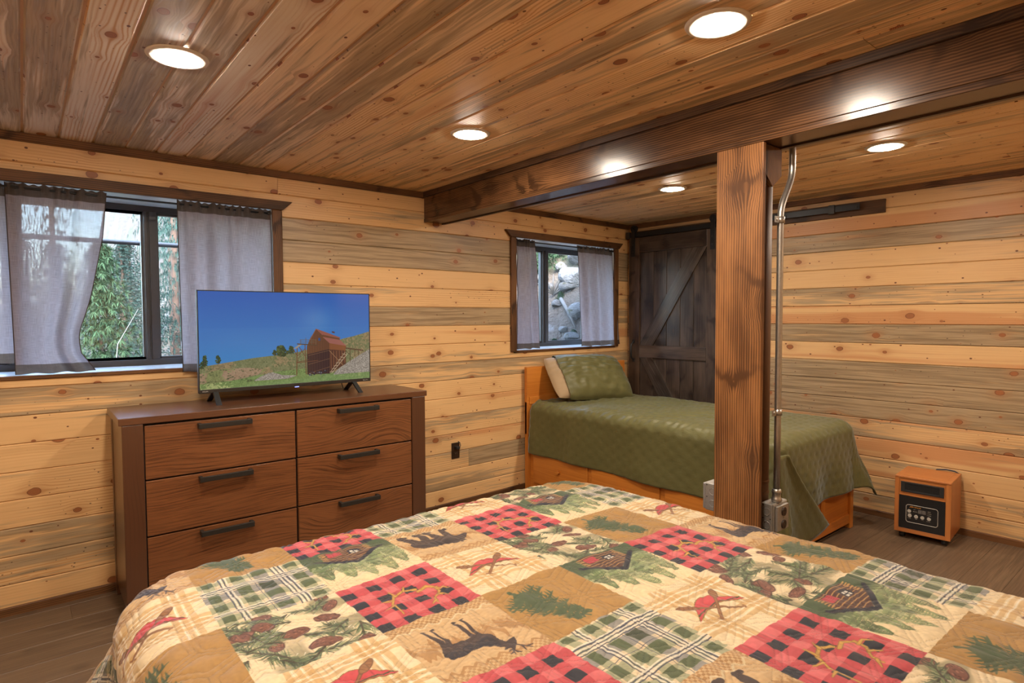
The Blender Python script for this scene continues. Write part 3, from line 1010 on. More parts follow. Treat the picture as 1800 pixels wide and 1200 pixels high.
def smooth_noise(h, w, ny, nx, seed):
    r = np.random.RandomState(seed)
    g = r.rand(ny + 2, nx + 2)
    y = np.linspace(0, ny, h)
    x = np.linspace(0, nx, w)
    yi, xi = y.astype(int), x.astype(int)
    fy, fx = (y - yi)[:, None], (x - xi)[None]
    fy, fx = fy * fy * (3 - 2 * fy), fx * fx * (3 - 2 * fx)
    return (g[yi][:, xi] * (1 - fy) * (1 - fx) + g[yi + 1][:, xi] * fy * (1 - fx) + g[yi][:, xi + 1] * (1 - fy) * fx + g[yi + 1][:, xi + 1] * fy * fx)


def make_image(name, arr):
    h, w = arr.shape[:2]
    im = bpy.data.images.new(name, w, h, alpha=False)
    px = np.ones((h, w, 4), np.float32)
    px[..., :3] = np.clip(arr, 0, 1) if arr.ndim == 3 else np.clip(arr, 0, 1)[..., None]
    im.pixels.foreach_set(px.ravel())
    im.update()
    im.pack()
    return im


# ------------------------------------------------------------------ television
def tv_picture():
    W, Hh = 1216, 684
    A = 16 / 9
    p = Paint(W, Hh, A, 1.0)
    rs = np.random.RandomState(3)

    def q(u, v):
        return (u * A, 1 - v)
    b = p.b
    t = np.clip((b - 0.2) / 0.8, 0, 1)[..., None]
    lo, hi = np.array(rgb('3f86c4')), np.array(rgb('2a5fb4'))
    p.im = (lo * (1 - t) + hi * t).astype(np.float32)
    cl = np.exp(-(((p.a - 0.66 * A) / 0.17) ** 2 + ((p.b - 0.70) / 0.14) ** 2))
    p.put(np.clip(cl * 0.30 + 0.1 * smooth_noise(Hh, W, 4, 5, 1) * (p.b < 0.62), 0, 1), rgb('7fa8cf'))
    gn = smooth_noise(Hh, W, 60, 130, 5) * 0.5 + smooth_noise(Hh, W, 170, 300, 6) * 0.5
    gl = smooth_noise(Hh, W, 8, 14, 8)

    def land(pts, c0, c1, c2, thr=0.62):
        m = Paint(W, Hh, A, 1.0, (0, 0, 0))
        m.poly([q(*x) for x in pts], (1, 1, 1))
        k = m.im[..., :1]
        tex = np.array(rgb(c0)) * (1 - gn[..., None]) + np.array(rgb(c1)) * gn[..., None]
        tex = np.where((gl * 0.6 + gn * 0.4)[..., None] > thr, np.array(rgb(c2)) * (0.8 + 0.4 * gn[..., None]), tex)
        p.im = p.im * (1 - k) + tex * k
    land([(0, .77), (.1, .745), (.28, .70), (.51, .665), (.62, .62), (.70, .58), (.82, .52), (.9, .49), (1, .442), (1, 1), (0, 1)], '5d6442', '8d8c66', '8c7a5a', 0.60)
    land([(0, .84), (.12, .80), (.25, .80), (.36, .83), (.30, .88), (.15, .93), (0, .95)], '8a7058', 'b0957a', '7b7f52', 0.55)
    land([(0, .95), (.2, .92), (.4, .86), (.6, .84), (.8, .93), (1, .94), (1, 1), (0, 1)], '5c7040', '88a060', '9aa26a', 0.72)
    for _ in range(300):
        u = rs.rand()
        v0 = .79 - .16 * u if u < .6 else .7 - .26 * (u - .6)
        v = v0 + rs.rand() * .2
        if v < .97:
            r = rs.uniform(.002, .008) * (0.5 + 1.6 * (v - .6))
            p.ell(q(u, v), r * 1.6, r, rgb('454f33'), 0, 0.6)

    def pine(u, v, h, w):
        for k in range(46):
            tt = k / 46
            p.ell((u * A + rs.uniform(-1, 1) * w * (1.05 - abs(tt - .35)), 1 - v + h * (0.12 + .88 * tt)), w * .34, w * .30, rgb('2c3f28') if rs.rand() < .7 else rgb('4d5f35'))
        p.line([(u * A, 1 - v), (u * A, 1 - v + h * .4)], .006, rgb('4a3a2a'))
    pine(.026, .77, .115, .024)
    pine(.012, .79, .07, .02)
    pine(.094, .745, .085, .022)
    pine(.436, .70, .115, .050)
    pine(.400, .685, .06, .02)
    pine(.498, .675, .085, .028)
    pine(.475, .675, .04, .014)
    gray = smooth_noise(Hh, W, 150, 260, 11)

    def gravel(pts):
        m = Paint(W, Hh, A, 1.0, (0, 0, 0))
        m.poly([q(*x) for x in pts], (1, 1, 1))
        k = m.im[..., :1]
        g = gray[..., None]
        p.im = p.im * (1 - k) + (np.array(rgb('6e675f')) * (1 - g) + np.array(rgb('bdb3a6')) * g) * k
    gravel([(.28, .945), (.31, .91), (.36, .87), (.39, .865), (.44, .90), (.53, .915), (.47, .945)])
    gravel([(.74, .96), (.78, .88), (.85, .80), (.93, .72), (1, .655), (1, .93), (.88, .95)])
    # mill building
    wood, dark = rgb('7a4630'), rgb('3f2620')

    def siding(pts, c0, c1, n, ax=(0.59, 0.84)):
        p.poly([q(*x) for x in pts], c0)
        us = [x[0] for x in pts]
        for k in range(n):
            u = min(us) + (max(us) - min(us)) * (k + .5) / n
            m = Paint(W, Hh, A, 1.0, (0, 0, 0))
            m.poly([q(*x) for x in pts], (1, 1, 1))
            stripe = np.abs(p.a - u * A) < 0.0022
            p.put(stripe * m.im[..., 0] * .6, c1)
    siding([(.591, .60), (.614, .50), (.65, .404), (.69, .46), (.733, .563), (.733, .64), (.591, .69)], rgb('6b4530'), rgb('3c271d'), 14)
    siding([(.591, .685), (.733, .635), (.733, .918), (.591, .913)], rgb('402a2a'), rgb('1f1518'), 9)
    siding([(.733, .563), (.842, .605), (.838, .66), (.733, .64)], rgb('8f5634'), rgb('5f3826'), 16)
    siding([(.733, .64), (.838, .66), (.838, .815), (.733, .915)], rgb('5a372b'), rgb('2c1d1b'), 8)
    p.poly([q(.690, .455), (q(.80, .512)), q(.802, .54), q(.70, .50)], rgb('6b4530'))
    p.poly([q(.648, .400), q(.658, .404), q(.808, .508), q(.80, .515), q(.692, .468), q(.690, .475)], rgb('93584c'))
    p.poly([q(.69, .493), q(.802, .533), q(.845, .607), q(.733, .567)], rgb('9a5f55'))
    p.line([q(.61, .525), q(.65, .402)], .007, rgb('8a5a48'))
    p.poly([q(.75, .43), q(.768, .437), q(.768, .455), q(.75, .447)], rgb('5a3a30'))
    p.poly([q(.663, .505), q(.676, .505), q(.676, .535), q(.663, .535)], rgb('2d4a7c'))
    for k in range(6):
        u = .742 + k * .018
        p.line([q(u, .66), q(u, .86 - k * .012)], .006, rgb('8a5a3c'))
    # trestle and deck in front
    post = rgb('6b432e')
    for (u0, v0, u1, v1, w) in ((.533, .61, .527, .915, .009), (.580, .575, .585, .905, .009), (.533, .70, .580, .62, .006), (.51, .62, .533, .70, .007), (.545, .60, .578, .70, .007), (.527, .775, .66, .76, .007), (.53, .77, .60, .745, .006), (.563, .62, .535, .76, .004)):
        p.line([q(u0, v0), q(u1, v1)], w, post)
    p.poly([q(.508, .62), q(.55, .565), q(.565, .57), q(.53, .615)], rgb('9a9086'))
    p.line([q(.535, .565), q(.65, .585)], .012, rgb('55402f'))
    for (u0, v0, u1, v1) in ((.55, .52, .65, .525), (.55, .545, .64, .55), (.555, .52, .555, .57), (.586, .50, .586, .57), (.622, .515, .622, .575), (.648, .52, .648, .58)):
        p.line([q(u0, v0), q(u1, v1)], .005, rgb('6a5a48'))
    for k in range(3):
        p.line([q(.60, .70 + .1 * k), q(.733, .65 + .095 * k)], .004, rgb('7d5a3f'))
    # ore chute and deck to the hill
    p.line([q(.842, .632), q(.955, .665)], .013, rgb('4a3429'))
    for k in range(9):
        u = .85 + k * .012
        p.line([q(u, .62 + .003 * k), q(u, .655 + .003 * k)], .003, rgb('8a6a4f'))
    for (u, v0, v1) in ((.868, .64, .80), (.838, .66, .81), (.925, .66, .72), (.90, .65, .73), (.785, .83, .87)):
        p.line([q(u, v0), q(u, v1)], .007, rgb('4f3828'))
    for k in range(7):
        p.line([q(.733 + .014 * k, .90 - .034 * k), q(.757 + .014 * k, .89 - .03 * k)], .005, rgb('c2ab8c'))
    p.line([q(.735, .905), (q(.835, .68))], .006, rgb('b39a7d'))
    p.line([q(.745, .915), (q(.85, .70))], .006, rgb('c2ab8c'))
    p.line([q(.733, .655), (q(.82, .83))], .006, rgb('9a7452'))
    p.line([q(.838, .66), q(.868, .71)], .005, rgb('4f3828'))
    for k in range(30):
        p.ell(q(rs.uniform(.6, .72), rs.uniform(.875, .925)), rs.uniform(.004, .012), rs.uniform(.003, .008), rgb('2a2f3d') if rs.rand() < .6 else rgb('7b7f8a'))
    land([(.53, .955), (.7, .935), (1, .925), (1, 1), (.2, 1), (.3, .97)], '5f7846', '8aa066', '9aa26a', 0.75)
    return p.im


tv = thing('television', 'flat television showing an old mine building under blue sky, on the dresser', 'television', (0, 3.45, DZ))
TX0, TX1, TZ0, TZ1 = 0.706, 1.678, 1.014 - DZ, 1.558 - DZ
part('casing', MB().box(TX0, TX1, 0.0, 0.028, TZ0, TZ1), BLACK, tv, bev=0.003)
part('rear_housing', MB().box(TX0 + 0.12, TX1 - 0.12, 0.028, 0.075, TZ0 + 0.02, TZ0 + 0.33), BLACK, tv, bev=0.01)
part('bottom_bezel', MB().box(TX0, TX1, -0.006, 0.001, TZ0, TZ0 + 0.020), HANDLEM, tv, bev=0.002)
mb = MB().box(TX0, TX0 + 0.005, -0.003, 0.001, TZ0 + 0.02, TZ1)
mb.box(TX1 - 0.005, TX1, -0.003, 0.001, TZ0 + 0.02, TZ1)
mb.box(TX0, TX1, -0.003, 0.001, TZ1 - 0.005, TZ1)
part('slim_bezel', mb, BLACKM, tv)
scr = MB().add([(TX0 + 0.005, -0.0015, TZ0 + 0.02), (TX1 - 0.005, -0.0015, TZ0 + 0.02), (TX1 - 0.005, -0.0015, TZ1 - 0.005), (TX0 + 0.005, -0.0015, TZ1 - 0.005)], [(0, 1, 2, 3)])
tn = NT('lit television picture')
ti = tn.n('ShaderNodeTexImage', image=make_image('mine picture', tv_picture()))
tn.set(ti.inputs[0], tn.n('ShaderNodeUVMap', uv_map='screen').outputs[0])
pb = tn.surf((0.01, 0.01, 0.01), 0.12)
tn.set(pb.inputs['Emission Color'], ti.outputs[0])
tn.set(pb.inputs['Emission Strength'], 0.82)
me = scr.mesh('screen')
uv = me.uv_layers.new(name='screen')
for li, c in enumerate(((0, 0), (1, 0), (1, 1), (0, 1))):
    uv.data[li].uv = c
link('screen', me, tv, mat=tn.mat)
LED = mat_emit('blue standby light', (0.25, 0.30, 1.0), 3.0)
part('standby_light', MB().box(1.205, 1.228, -0.008, -0.004, TZ0 - 0.003, TZ0 + 0.001), LED, tv)
for fx_ in (0.786, 1.568):
    mb = MB()
    sg = -1 if fx_ < 1.2 else 1
    for (ya, yb) in ((0.005, -0.088), (0.022, 0.128)):
        y_in, y_out = ya, yb
        wd = 0.013
        dx = 0.004 * sg
        th = 0.011 if yb < 0 else 0.010
        mb.add([(fx_ - wd, y_in - 0.012, TZ0 + 0.006), (fx_ + wd, y_in - 0.012, TZ0 + 0.006), (fx_ + wd, y_in + 0.014, TZ0 + 0.006), (fx_ - wd, y_in + 0.014, TZ0 + 0.006),
                (fx_ - wd + dx, y_out - th, 0.0005), (fx_ + wd + dx, y_out - th, 0.0005), (fx_ + wd + dx, y_out + th, 0.0005), (fx_ - wd + dx, y_out + th, 0.0005)],
               [(3, 2, 1, 0), (4, 5, 6, 7), (0, 1, 5, 4), (1, 2, 6, 5), (2, 3, 7, 6), (3, 0, 4, 7)])
    part('foot', mb, BLACK, tv, bev=0.002)
MARK = mat_plain('pale print', (0.5, 0.48, 0.45), 0.5)


def lettering(txt, size, mat, parent, mtx, name='lettering', depth=0.0002):
    cu = bpy.data.curves.new('txt', 'FONT')
    cu.body = txt
    cu.size = size
    cu.extrude = depth
    tmp = bpy.data.objects.new('txt', cu)
    COL.objects.link(tmp)
    dg = bpy.context.evaluated_depsgraph_get()
    me = bpy.data.meshes.new_from_object(tmp.evaluated_get(dg))
    bpy.data.objects.remove(tmp)
    bpy.data.curves.remove(cu)
    me.materials.clear()
    o = link(name, me, parent, mat=mat)
    o.matrix_local = mtx
    return o


FACE_Y = Matrix(((1, 0, 0, 0), (0, 0, -1, 0), (0, 1, 0, 0), (0, 0, 0, 1)))   # text plane turned to face -y
lettering('PHILIPS', 0.0085, MARK, tv, Matrix.Translation((TX0 + 0.016, -0.0064, TZ0 + 0.0065)) @ FACE_Y)
lettering('Roku TV', 0.0085, MARK, tv, Matrix.Translation((TX1 - 0.052, -0.0064, TZ0 + 0.0065)) @ FACE_Y)
pts = [(1.50, 3.50, 1.05), (1.525, 3.53, 1.00), (1.555, 3.58, 0.966), (1.60, 3.63, 0.9615)]
part('cord', MB().tube([(p[0], p[1] - 3.45, p[2] - DZ) for p in pts], 0.0028, 8), BLACK, tv)

# ------------------------------------------------------------------ wall outlet and plug on the window wall
wo = thing('wall_outlet', 'dark brown wall outlet on the planks beside the dresser', 'outlet')
SO = C_KINK + 0.170


def onback(mb_, s0, s1, n0, n1, z0, z1):
    e = 1e-6
    v_ = [back_pos(s + e, n, z) for s in (s0, s1) for n in (n0, n1) for z in (z0, z1)]
    return mb_.add(v_, [(0, 1, 3, 2), (4, 6, 7, 5), (0, 4, 5, 1), (2, 3, 7, 6), (0, 2, 6, 4), (1, 5, 7, 3)])


part('face_plate', onback(MB(), SO - 0.036, SO + 0.036, 0.0004, 0.006, 0.360, 0.478), OUTLETBROWN, wo, bev=0.002)
for zc in (0.395, 0.442):
    part('receptacle', onback(MB(), SO - 0.017, SO + 0.017, 0.006, 0.009, zc - 0.014, zc + 0.014), OUTLETBROWN, wo, bev=0.003)
mb = MB()
for dx in (-0.007, 0.007):
    onback(mb, SO + dx - 0.001, SO + dx + 0.001, 0.009, 0.0094, 0.395, 0.403)
part('slot', mb, STEEL, wo)
pl = part('power_plug', onback(MB(), SO - 0.012, SO + 0.020, 0.0092, 0.036, 0.432, 0.452), BLACK, bev=0.004)
tag(pl, 'black plug pushed into the upper socket of the brown wall outlet', 'plug')
cp = [back_pos(SO + 0.018, 0.03, 0.442), back_pos(SO + 0.032, 0.024, 0.455), back_pos(SO + 0.034, 0.012, 0.475), back_pos(SO + 0.022, 0.0065, 0.486)]
part('cord', MB().tube(cp, 0.0026, 8), BLACK, pl)

# ------------------------------------------------------------------ barn door, its rail and header board on the heater wall


def rwall(name, label, cat, kind='thing'):
    """empty whose x runs along the heater wall from the corner toward the camera and y into the wall"""
    t = thing(name, label, cat, kind=kind)
    t.matrix_world = Matrix(((RD.x, -RN.x, 0, CORNER.x), (RD.y, -RN.y, 0, CORNER.y), (0, 0, 1, 0), (0, 0, 0, 1)))
    return t


class WB(MB):
    """builds with y counted from the wall into the room (the frame's own y points into the wall)"""

    def add(self, verts, faces, smooth=False):
        return MB.add(self, [(p[0], -p[1], p[2]) for p in verts], [tuple(reversed(f)) for f in faces], smooth)



door = rwall('door_1', 'dark stained sliding barn door with diagonal braces behind the green bed', 'door', 'structure')
DB, DF = 0.030, 0.064          # back and front of the door boards
dx0, dx1 = 0.062, 0.998
dz0, dz1 = 0.012, 2.150
TD = 0.12
edges = [dx0 + 0.120, 0.333, 0.472, 0.614, 0.750, dx1 - 0.118]
for i in range(5):
    a, b = edges[i] + 0.0015, edges[i + 1] - 0.0015
    part('board', WB().box(a, b, DB, DB + 0.018, dz0 + 0.01, dz1 - 0.01), DARK, door, grain=2, bev=0.003, props=wp(tone=TD + rng.uniform(-.04, .05), gray=0.62, gloss=0.75))
part('stile', WB().box(dx0, dx0 + 0.120, DB, DF, dz0, dz1), DARK, door, grain=2, bev=0.002, props=wp(tone=TD + .08, gray=0.40, gloss=0.7))
part('stile', WB().box(dx1 - 0.118, dx1, DB, DF, dz0, dz1), DARK, door, grain=2, bev=0.002, props=wp(tone=TD + .03, gray=0.62, gloss=0.7))
ra, rb = dx0 + 0.121, dx1 - 0.119
for (z0, z1) in ((2.008, dz1), (1.026, 1.142), (dz0, 0.15)):
    part('rail', WB().box(ra, rb, DB + 0.018, DF - 0.001, z0, z1), DARK, door, grain=0, bev=0.002, props=wp(tone=TD + .05, gray=0.6, gloss=0.7))


def brace(p0, p1, w, name='brace'):
    """slanted board clipped between the rails; built along its own length for the grain"""
    (xa, za), (xb, zb) = p0, p1
    mb_ = WB().prism([(xa, za), (xa + w, za), (xb, zb), (xb - w, zb)], 1, DB + 0.018, DF - 0.003)
    o = part(name, mb_, DARK, door, grain=2, bev=0.0015, props=wp(tone=TD - .06, gray=0.75, gloss=0.9))
    uvl = o.data.uv_layers['grain']
    d_ = Vector((xb - xa - w, zb - za)).normalized()
    for li, lp in enumerate(o.data.loops):
        c_ = o.data.vertices[lp.vertex_index].co
        uvl.data[li].uv = (c_.x * d_.x + c_.z * d_.y, c_.x * d_.y - c_.z * d_.x + 0.3 * c_.y)
    return o


brace((ra, 1.1425), (rb, 2.0075), 0.150)
brace((ra, 1.0255), (rb, 0.1505), 0.150)
hb_ = WB().tube([(0.120, DF, 1.175), (0.120, DF + 0.012, 1.168), (0.120, DF + 0.040, 1.145), (0.120, DF + 0.040, 1.03), (0.120, DF + 0.012, 1.007), (0.120, DF, 1.0)], 0.0085, 10)
hb_.box(0.106, 0.134, DF - 0.001, DF + 0.004, 1.160, 1.195)
hb_.box(0.106, 0.134, DF - 0.001, DF + 0.004, 0.980, 1.015)
part('handle', hb_, BLACKM, door)
for hx in (0.112, 0.934):
    hg = part('hanger', WB().box(hx - 0.021, hx + 0.021, DF, DF + 0.006, 1.974, 2.262), BLACKM, door, bev=0.0015)
    part('wheel', WB().tube([(hx, 0.040, 2.236), (hx, DF - 0.001, 2.236)], 0.034, 24), BLACK, hg)
    for z in (2.02, 2.085, 2.236):
        part('bolt', WB().tube([(hx, DF + 0.006, z), (hx, DF + 0.011, z)], 0.009, 6, smooth=False), BLACK, hg)

trk = rwall('door_track', 'black steel barn door rail on its dark header board', 'door track')
part('header_board', WB().box(0.03, 2.205, 0.0005, 0.020, 2.122, 2.215), DARK, trk, grain=0, bev=0.002, props=wp(tone=0.16))
part('rail', WB().box(0.035, 2.055, 0.046, 0.052, 2.157, 2.200), BLACKM, trk, bev=0.001)
for xx in (0.045, 0.52, 1.03, 1.54, 2.035):
    part('spacer', WB().tube([(xx, 0.020, 2.178), (xx, 0.0455, 2.178)], 0.009, 10), BLACK, trk)
for xx in (0.52, 1.03, 1.54, 2.035):
    part('bolt', WB().tube([(xx, 0.052, 2.178), (xx, 0.057, 2.178)], 0.008, 6, smooth=False), BLACK, trk)
for xx in (0.040, 1.87):
    part('end_stop', WB().box(xx - 0.02, xx + 0.022, 0.040, 0.062, 2.146, 2.211), BLACK, trk, bev=0.003)

# ------------------------------------------------------------------ portable heater
ht = thing('space_heater', 'wooden cabinet heater on casters with black control panel', 'heater', (4.290, 1.224, 0), math.radians(5.0))
# local: front face at x = 0 looking to -x, width along y, depth along +x
hw, hd, hz0, hz1 = 0.147, 0.318, 0.042, 0.398
part('cabinet', MB().box(0.006, hd, -hw + 0.001, hw - 0.001, hz0, hz1 - 0.014), HEATW, ht, grain=2, bev=0.003, props=wp())
part('top', MB().box(-0.002, hd, -hw, hw, hz1 - 0.013, hz1), HEATW, ht, grain=1, bev=0.003, props=wp())
part('top_inlay', MB().box(0.03, hd - 0.03, -hw + 0.03, hw - 0.03, hz1 - 0.002, hz1 + 0.0006), HEATW, ht, grain=1, props=wp())
for nm, y0, y1, z0, z1, g in (('front_stile', -hw, -hw + 0.027, hz0, hz1 - 0.013, 2), ('front_stile', hw - 0.024, hw, hz0, hz1 - 0.013, 2), ('front_rail', -hw + 0.027, hw - 0.024, hz0, hz0 + 0.026, 1)):
    part(nm, MB().box(0.0, 0.016, y0, y1, z0, z1), HEATW, ht, grain=g, bev=0.001, props=wp())
part('front_panel', MB().box(0.003, 0.012, -hw + 0.028, hw - 0.025, hz0 + 0.235, hz1 - 0.014), HEATW, ht, grain=1, props=wp())
gr = part('grille_frame', MB().box(-0.003, 0.006, -hw + 0.036, -hw + 0.058, 0.300, 0.364).box(-0.003, 0.006, hw - 0.055, hw - 0.033, 0.300, 0.364).box(-0.003, 0.006, -hw + 0.058, hw - 0.055, 0.300, 0.312).box(-0.003, 0.006, -hw + 0.058, hw - 0.055, 0.354, 0.364), BLACK, ht, bev=0.001)
part('grille_back', MB().box(0.001, 0.004, -hw + 0.058, hw - 0.055, 0.312, 0.354), mat_plain('grille dark', (0.006, 0.006, 0.006), 0.6), gr)
mb = MB()
for k in range(7):
    z = 0.315 + k * 0.006
    mb.box(-0.001, 0.0008, -hw + 0.058, hw - 0.055, z, z + 0.0016)
for k in range(31):
    y = -hw + 0.060 + k * 0.0059
    mb.box(-0.0006, 0.0009, y, y + 0.0012, 0.312, 0.354)
part('grille_mesh', mb, BLACK, gr)
pan = part('control_panel', MB().box(-0.001, 0.010, -hw + 0.028, hw - 0.025, hz0 + 0.027, hz0 + 0.233), mat_plain('black glossy panel', (0.010, 0.010, 0.011), 0.3), ht)
PALE = mat_plain('pale silver button', (0.46, 0.43, 0.38), 0.4, 0.2)
ORANGE = mat_plain('orange print', (0.75, 0.30, 0.03), 0.5)
# rounded outline; in the panel y=+ is the viewer's left
oc = []
yl, yr, zb_, zt_, rr = 0.083, -0.083, 0.112, 0.222, 0.014
for (cy_, cz_, a0) in ((yr + rr, zb_ + rr, 180), (yl - rr, zb_ + rr, 270), (yl - rr, zt_ - rr, 0), (yr + rr, zt_ - rr, 90)):
    for k in range(7):
        w = math.radians(a0 + 15 * k)
        oc.append((-0.0014, cy_ + rr * math.cos(w), cz_ + rr * math.sin(w)))
oc.append(oc[0])
part('panel_outline', MB().tube(oc, 0.0016, 6, cap=False), PALE, pan)
FACE_X = Matrix(((0, 0, -1, 0), (-1, 0, 0, 0), (0, 1, 0, 0), (0, 0, 0, 1)))


def ptxt(txt, y, z, s, m=PALE):
    lettering(txt, s, m, pan, Matrix.Translation((-0.0013, y, z)) @ FACE_X)


for (y, z, lab_) in ((0.066, 0.182, 'POWER'), (0.063, 0.154, 'TIMER'), (0.029, 0.154, ''), (-0.004, 0.154, ''), (-0.038, 0.154, 'MODE')):
    part('button', MB().tube([(0.0, y, z), (-0.004, y, z)], 0.0105, 20), PALE, pan, bev=0.001)
    if lab_:
        ptxt(lab_, y + 0.012, z - 0.0185, 0.0068)
for (y, sg) in ((0.029, -1), (-0.004, 1)):
    ch = MB().tube([(-0.0013, y + 0.006, 0.139 - sg * 0.002), (-0.0013, y, 0.139 + sg * 0.002), (-0.0013, y - 0.006, 0.139 - sg * 0.002)], 0.0008, 6)
    part('arrow_mark', ch, PALE, pan)
part('display', MB().box(-0.0014, 0.0, -0.022, 0.020, 0.176, 0.200), mat_plain('display grey', (0.075, 0.065, 0.06), 0.3), pan)
seg = MB()
for cy0 in (0.010, -0.011):
    for (ya, yb, za, zb2) in ((-.0055, .0055, .0, .0018), (-.0055, .0055, .0082, .01), (-.0055, .0055, .0164, .0182), (-.0065, -.0047, .001, .0085), (-.0065, -.0047, .0097, .0172), (.0047, .0065, .001, .0085), (.0047, .0065, .0097, .0172)):
        seg.box(-0.0018, -0.0013, cy0 + ya, cy0 + yb, 0.179 + za, 0.179 + zb2)
part('digit_segments', seg, mat_plain('display digits', (0.20, 0.19, 0.175), 0.4), pan)
ptxt('SET  :', 0.044, 0.193, 0.0070)
ptxt('ROOM :', 0.046, 0.181, 0.0070)
for i, w_ in enumerate(('ECO', 'HIGH', 'LOW')):
    ptxt('\u2022 ' + w_, -0.027, 0.195 - 0.0115 * i, 0.0074)
ptxt('Dr Infrared', 0.054, 0.2075, 0.0105, ORANGE)
part('brand_mark', MB().tube([(-0.0013, 0.064, 0.204), (-0.0013, 0.0585, 0.213), (-0.0013, 0.053, 0.206)], 0.0014, 6), ORANGE, pan)
for (xx, yy) in ((0.045, -hw + 0.035), (0.045, hw - 0.035), (hd - 0.04, -hw + 0.03), (hd - 0.04, hw - 0.03)):
    c_ = part('caster', MB().box(xx - 0.012, xx + 0.012, yy - 0.016, yy + 0.016, 0.020, hz0), BLACK, ht, bev=0.002)
    part('wheel', MB().tube([(xx, yy - 0.014, 0.0165), (xx, yy + 0.014, 0.0165)], 0.016, 20), BLACK, c_)
cp = [(4.624, 1.27, 0.36), (4.626, 1.24, 0.398), (4.628, 1.19, 0.407), (4.630, 1.145, 0.404), (4.632, 1.120, 0.392), (4.634, 1.135, 0.36), (4.634, 1.17, 0.25), (4.634, 1.19, 0.05)]
_a = math.radians(5.0)
cp = [((p[0] - 4.290) * math.cos(_a) + (p[1] - 1.224) * math.sin(_a), -(p[0] - 4.290) * math.sin(_a) + (p[1] - 1.224) * math.cos(_a), p[2]) for p in cp]
part('cord', MB().tube(cp, 0.0045, 8), mat_plain('dark blue cord', (0.015, 0.018, 0.04), 0.5), ht)

# ------------------------------------------------------------------ cloth over a mattress


def vnoise(x, y, seed=0):
    """cheap smooth pseudo noise from sines, about -1..1"""
    r = np.random.RandomState(seed)
    o = 0
    for k in range(5):
        a, b, c = r.uniform(-1, 1), r.uniform(-1, 1), r.uniform(0, 6.28)
        o = o + np.sin(x * a * 9 + y * b * 9 + c + 1.7 * np.sin(x * b * 5 - y * a * 5 + c))
    return o / 3.0


def drape(sx, sy, rect, rc, R, zt, slope, fold_amp, fold_freq, seed, dome=0.0, corner_flare=0.0, pn=2.0):
    """flat cloth coordinates (sx, sy) laid over the rectangle rect and hanging down round its edges"""
    x0, x1, y0, y1 = rect
    qx = np.clip(sx, x0 + rc, x1 - rc)
    qy = np.clip(sy, y0 + rc, y1 - rc)
    vx, vy = sx - qx, sy - qy
    eu = np.maximum(np.hypot(vx, vy), 1e-9)
    nx, ny = vx / eu, vy / eu
    dist = (np.abs(vx) ** pn + np.abs(vy) ** pn) ** (1 / pn)
    d = dist - rc
    on = d <= 0
    arc = np.clip(d, 0, R * math.pi / 2)
    off = R * np.sin(arc / R)
    drop = R * (1 - np.cos(arc / R))
    rest = np.maximum(d - R * math.pi / 2, 0)
    cor = 4 * nx * nx * ny * ny * (~on)
    al = slope + corner_flare * cor
    off = off + rest * np.sin(al)
    drop = drop + rest * np.cos(al)
    # folds on the hanging part
    hang = np.clip(rest / 0.25, 0, 1)
    along = np.where(np.abs(nx) > np.abs(ny), sy, sx)
    fold = fold_amp * hang * (np.sin(along * fold_freq + 1.3 * np.sin(along * 3.1 + seed)) + 0.6 * vnoise(sx, sy, seed))
    off = off + fold * (~on)
    over = np.maximum(drop - (zt - 0.012), 0)
    drop = drop - over
    off = off + over * 0.8
    px = np.where(on, sx, qx + nx * (rc + off))
    py = np.where(on, sy, qy + ny * (rc + off))
    inx = np.clip(np.minimum(sx - x0, x1 - sx) / 0.5, 0, 1)
    iny = np.clip(np.minimum(sy - y0, y1 - sy) / 0.5, 0, 1)
    dm = dome * (inx * (2 - inx)) * (iny * (2 - iny)) * (inx > 0) * (iny > 0)
    pz = zt - drop + dm
    # outward normal of the sheet
    ang = np.clip(d / R, 0, math.pi / 2) * (~on)
    N = np.stack([nx * np.sin(ang), ny * np.sin(ang), np.cos(ang)], -1)
    return np.stack([px, py, pz], -1), N


def cloth_object(name, P, S, T, mat, parent=None, uvscale=None):
    mb_ = MB().grid(P)
    me = mb_.mesh(name)
    uv_ = me.uv_layers.new(name='cloth')
    n, m = P.shape[:2]
    idx = np.arange(n * m).reshape(n, m)
    q = np.stack([idx[:-1, :-1], idx[1:, :-1], idx[1:, 1:], idx[:-1, 1:]], -1).reshape(-1)
    st = np.stack([S.ravel()[q], T.ravel()[q]], -1).astype(np.float32)
    uv_.data.foreach_set('uv', st.ravel())
    return link(name, me, parent, mat=mat)


# ------------------------------------------------------------------ patchwork quilt print
CX0, CX, CY0, CY = 0.615, 0.276, 0.945, 0.272
NPX = 176
CREAM, TAN, GOLD = rgb('f2d8aa'), rgb('d9b583'), rgb('b98a4a')
SAGE, GREEN, NAVY, BROWN, REDC = rgb('98a07a'), rgb('4d5a3a'), rgb('1f2230'), rgb('553a30'), rgb('d24a4f')


def stripes(p, coord, bands, mask_only=False):
    m = np.zeros(coord.shape, np.float32)
    for a, b in bands:
        m = np.maximum(m, ((coord >= a) & (coord < b)).astype(np.float32))
    return m


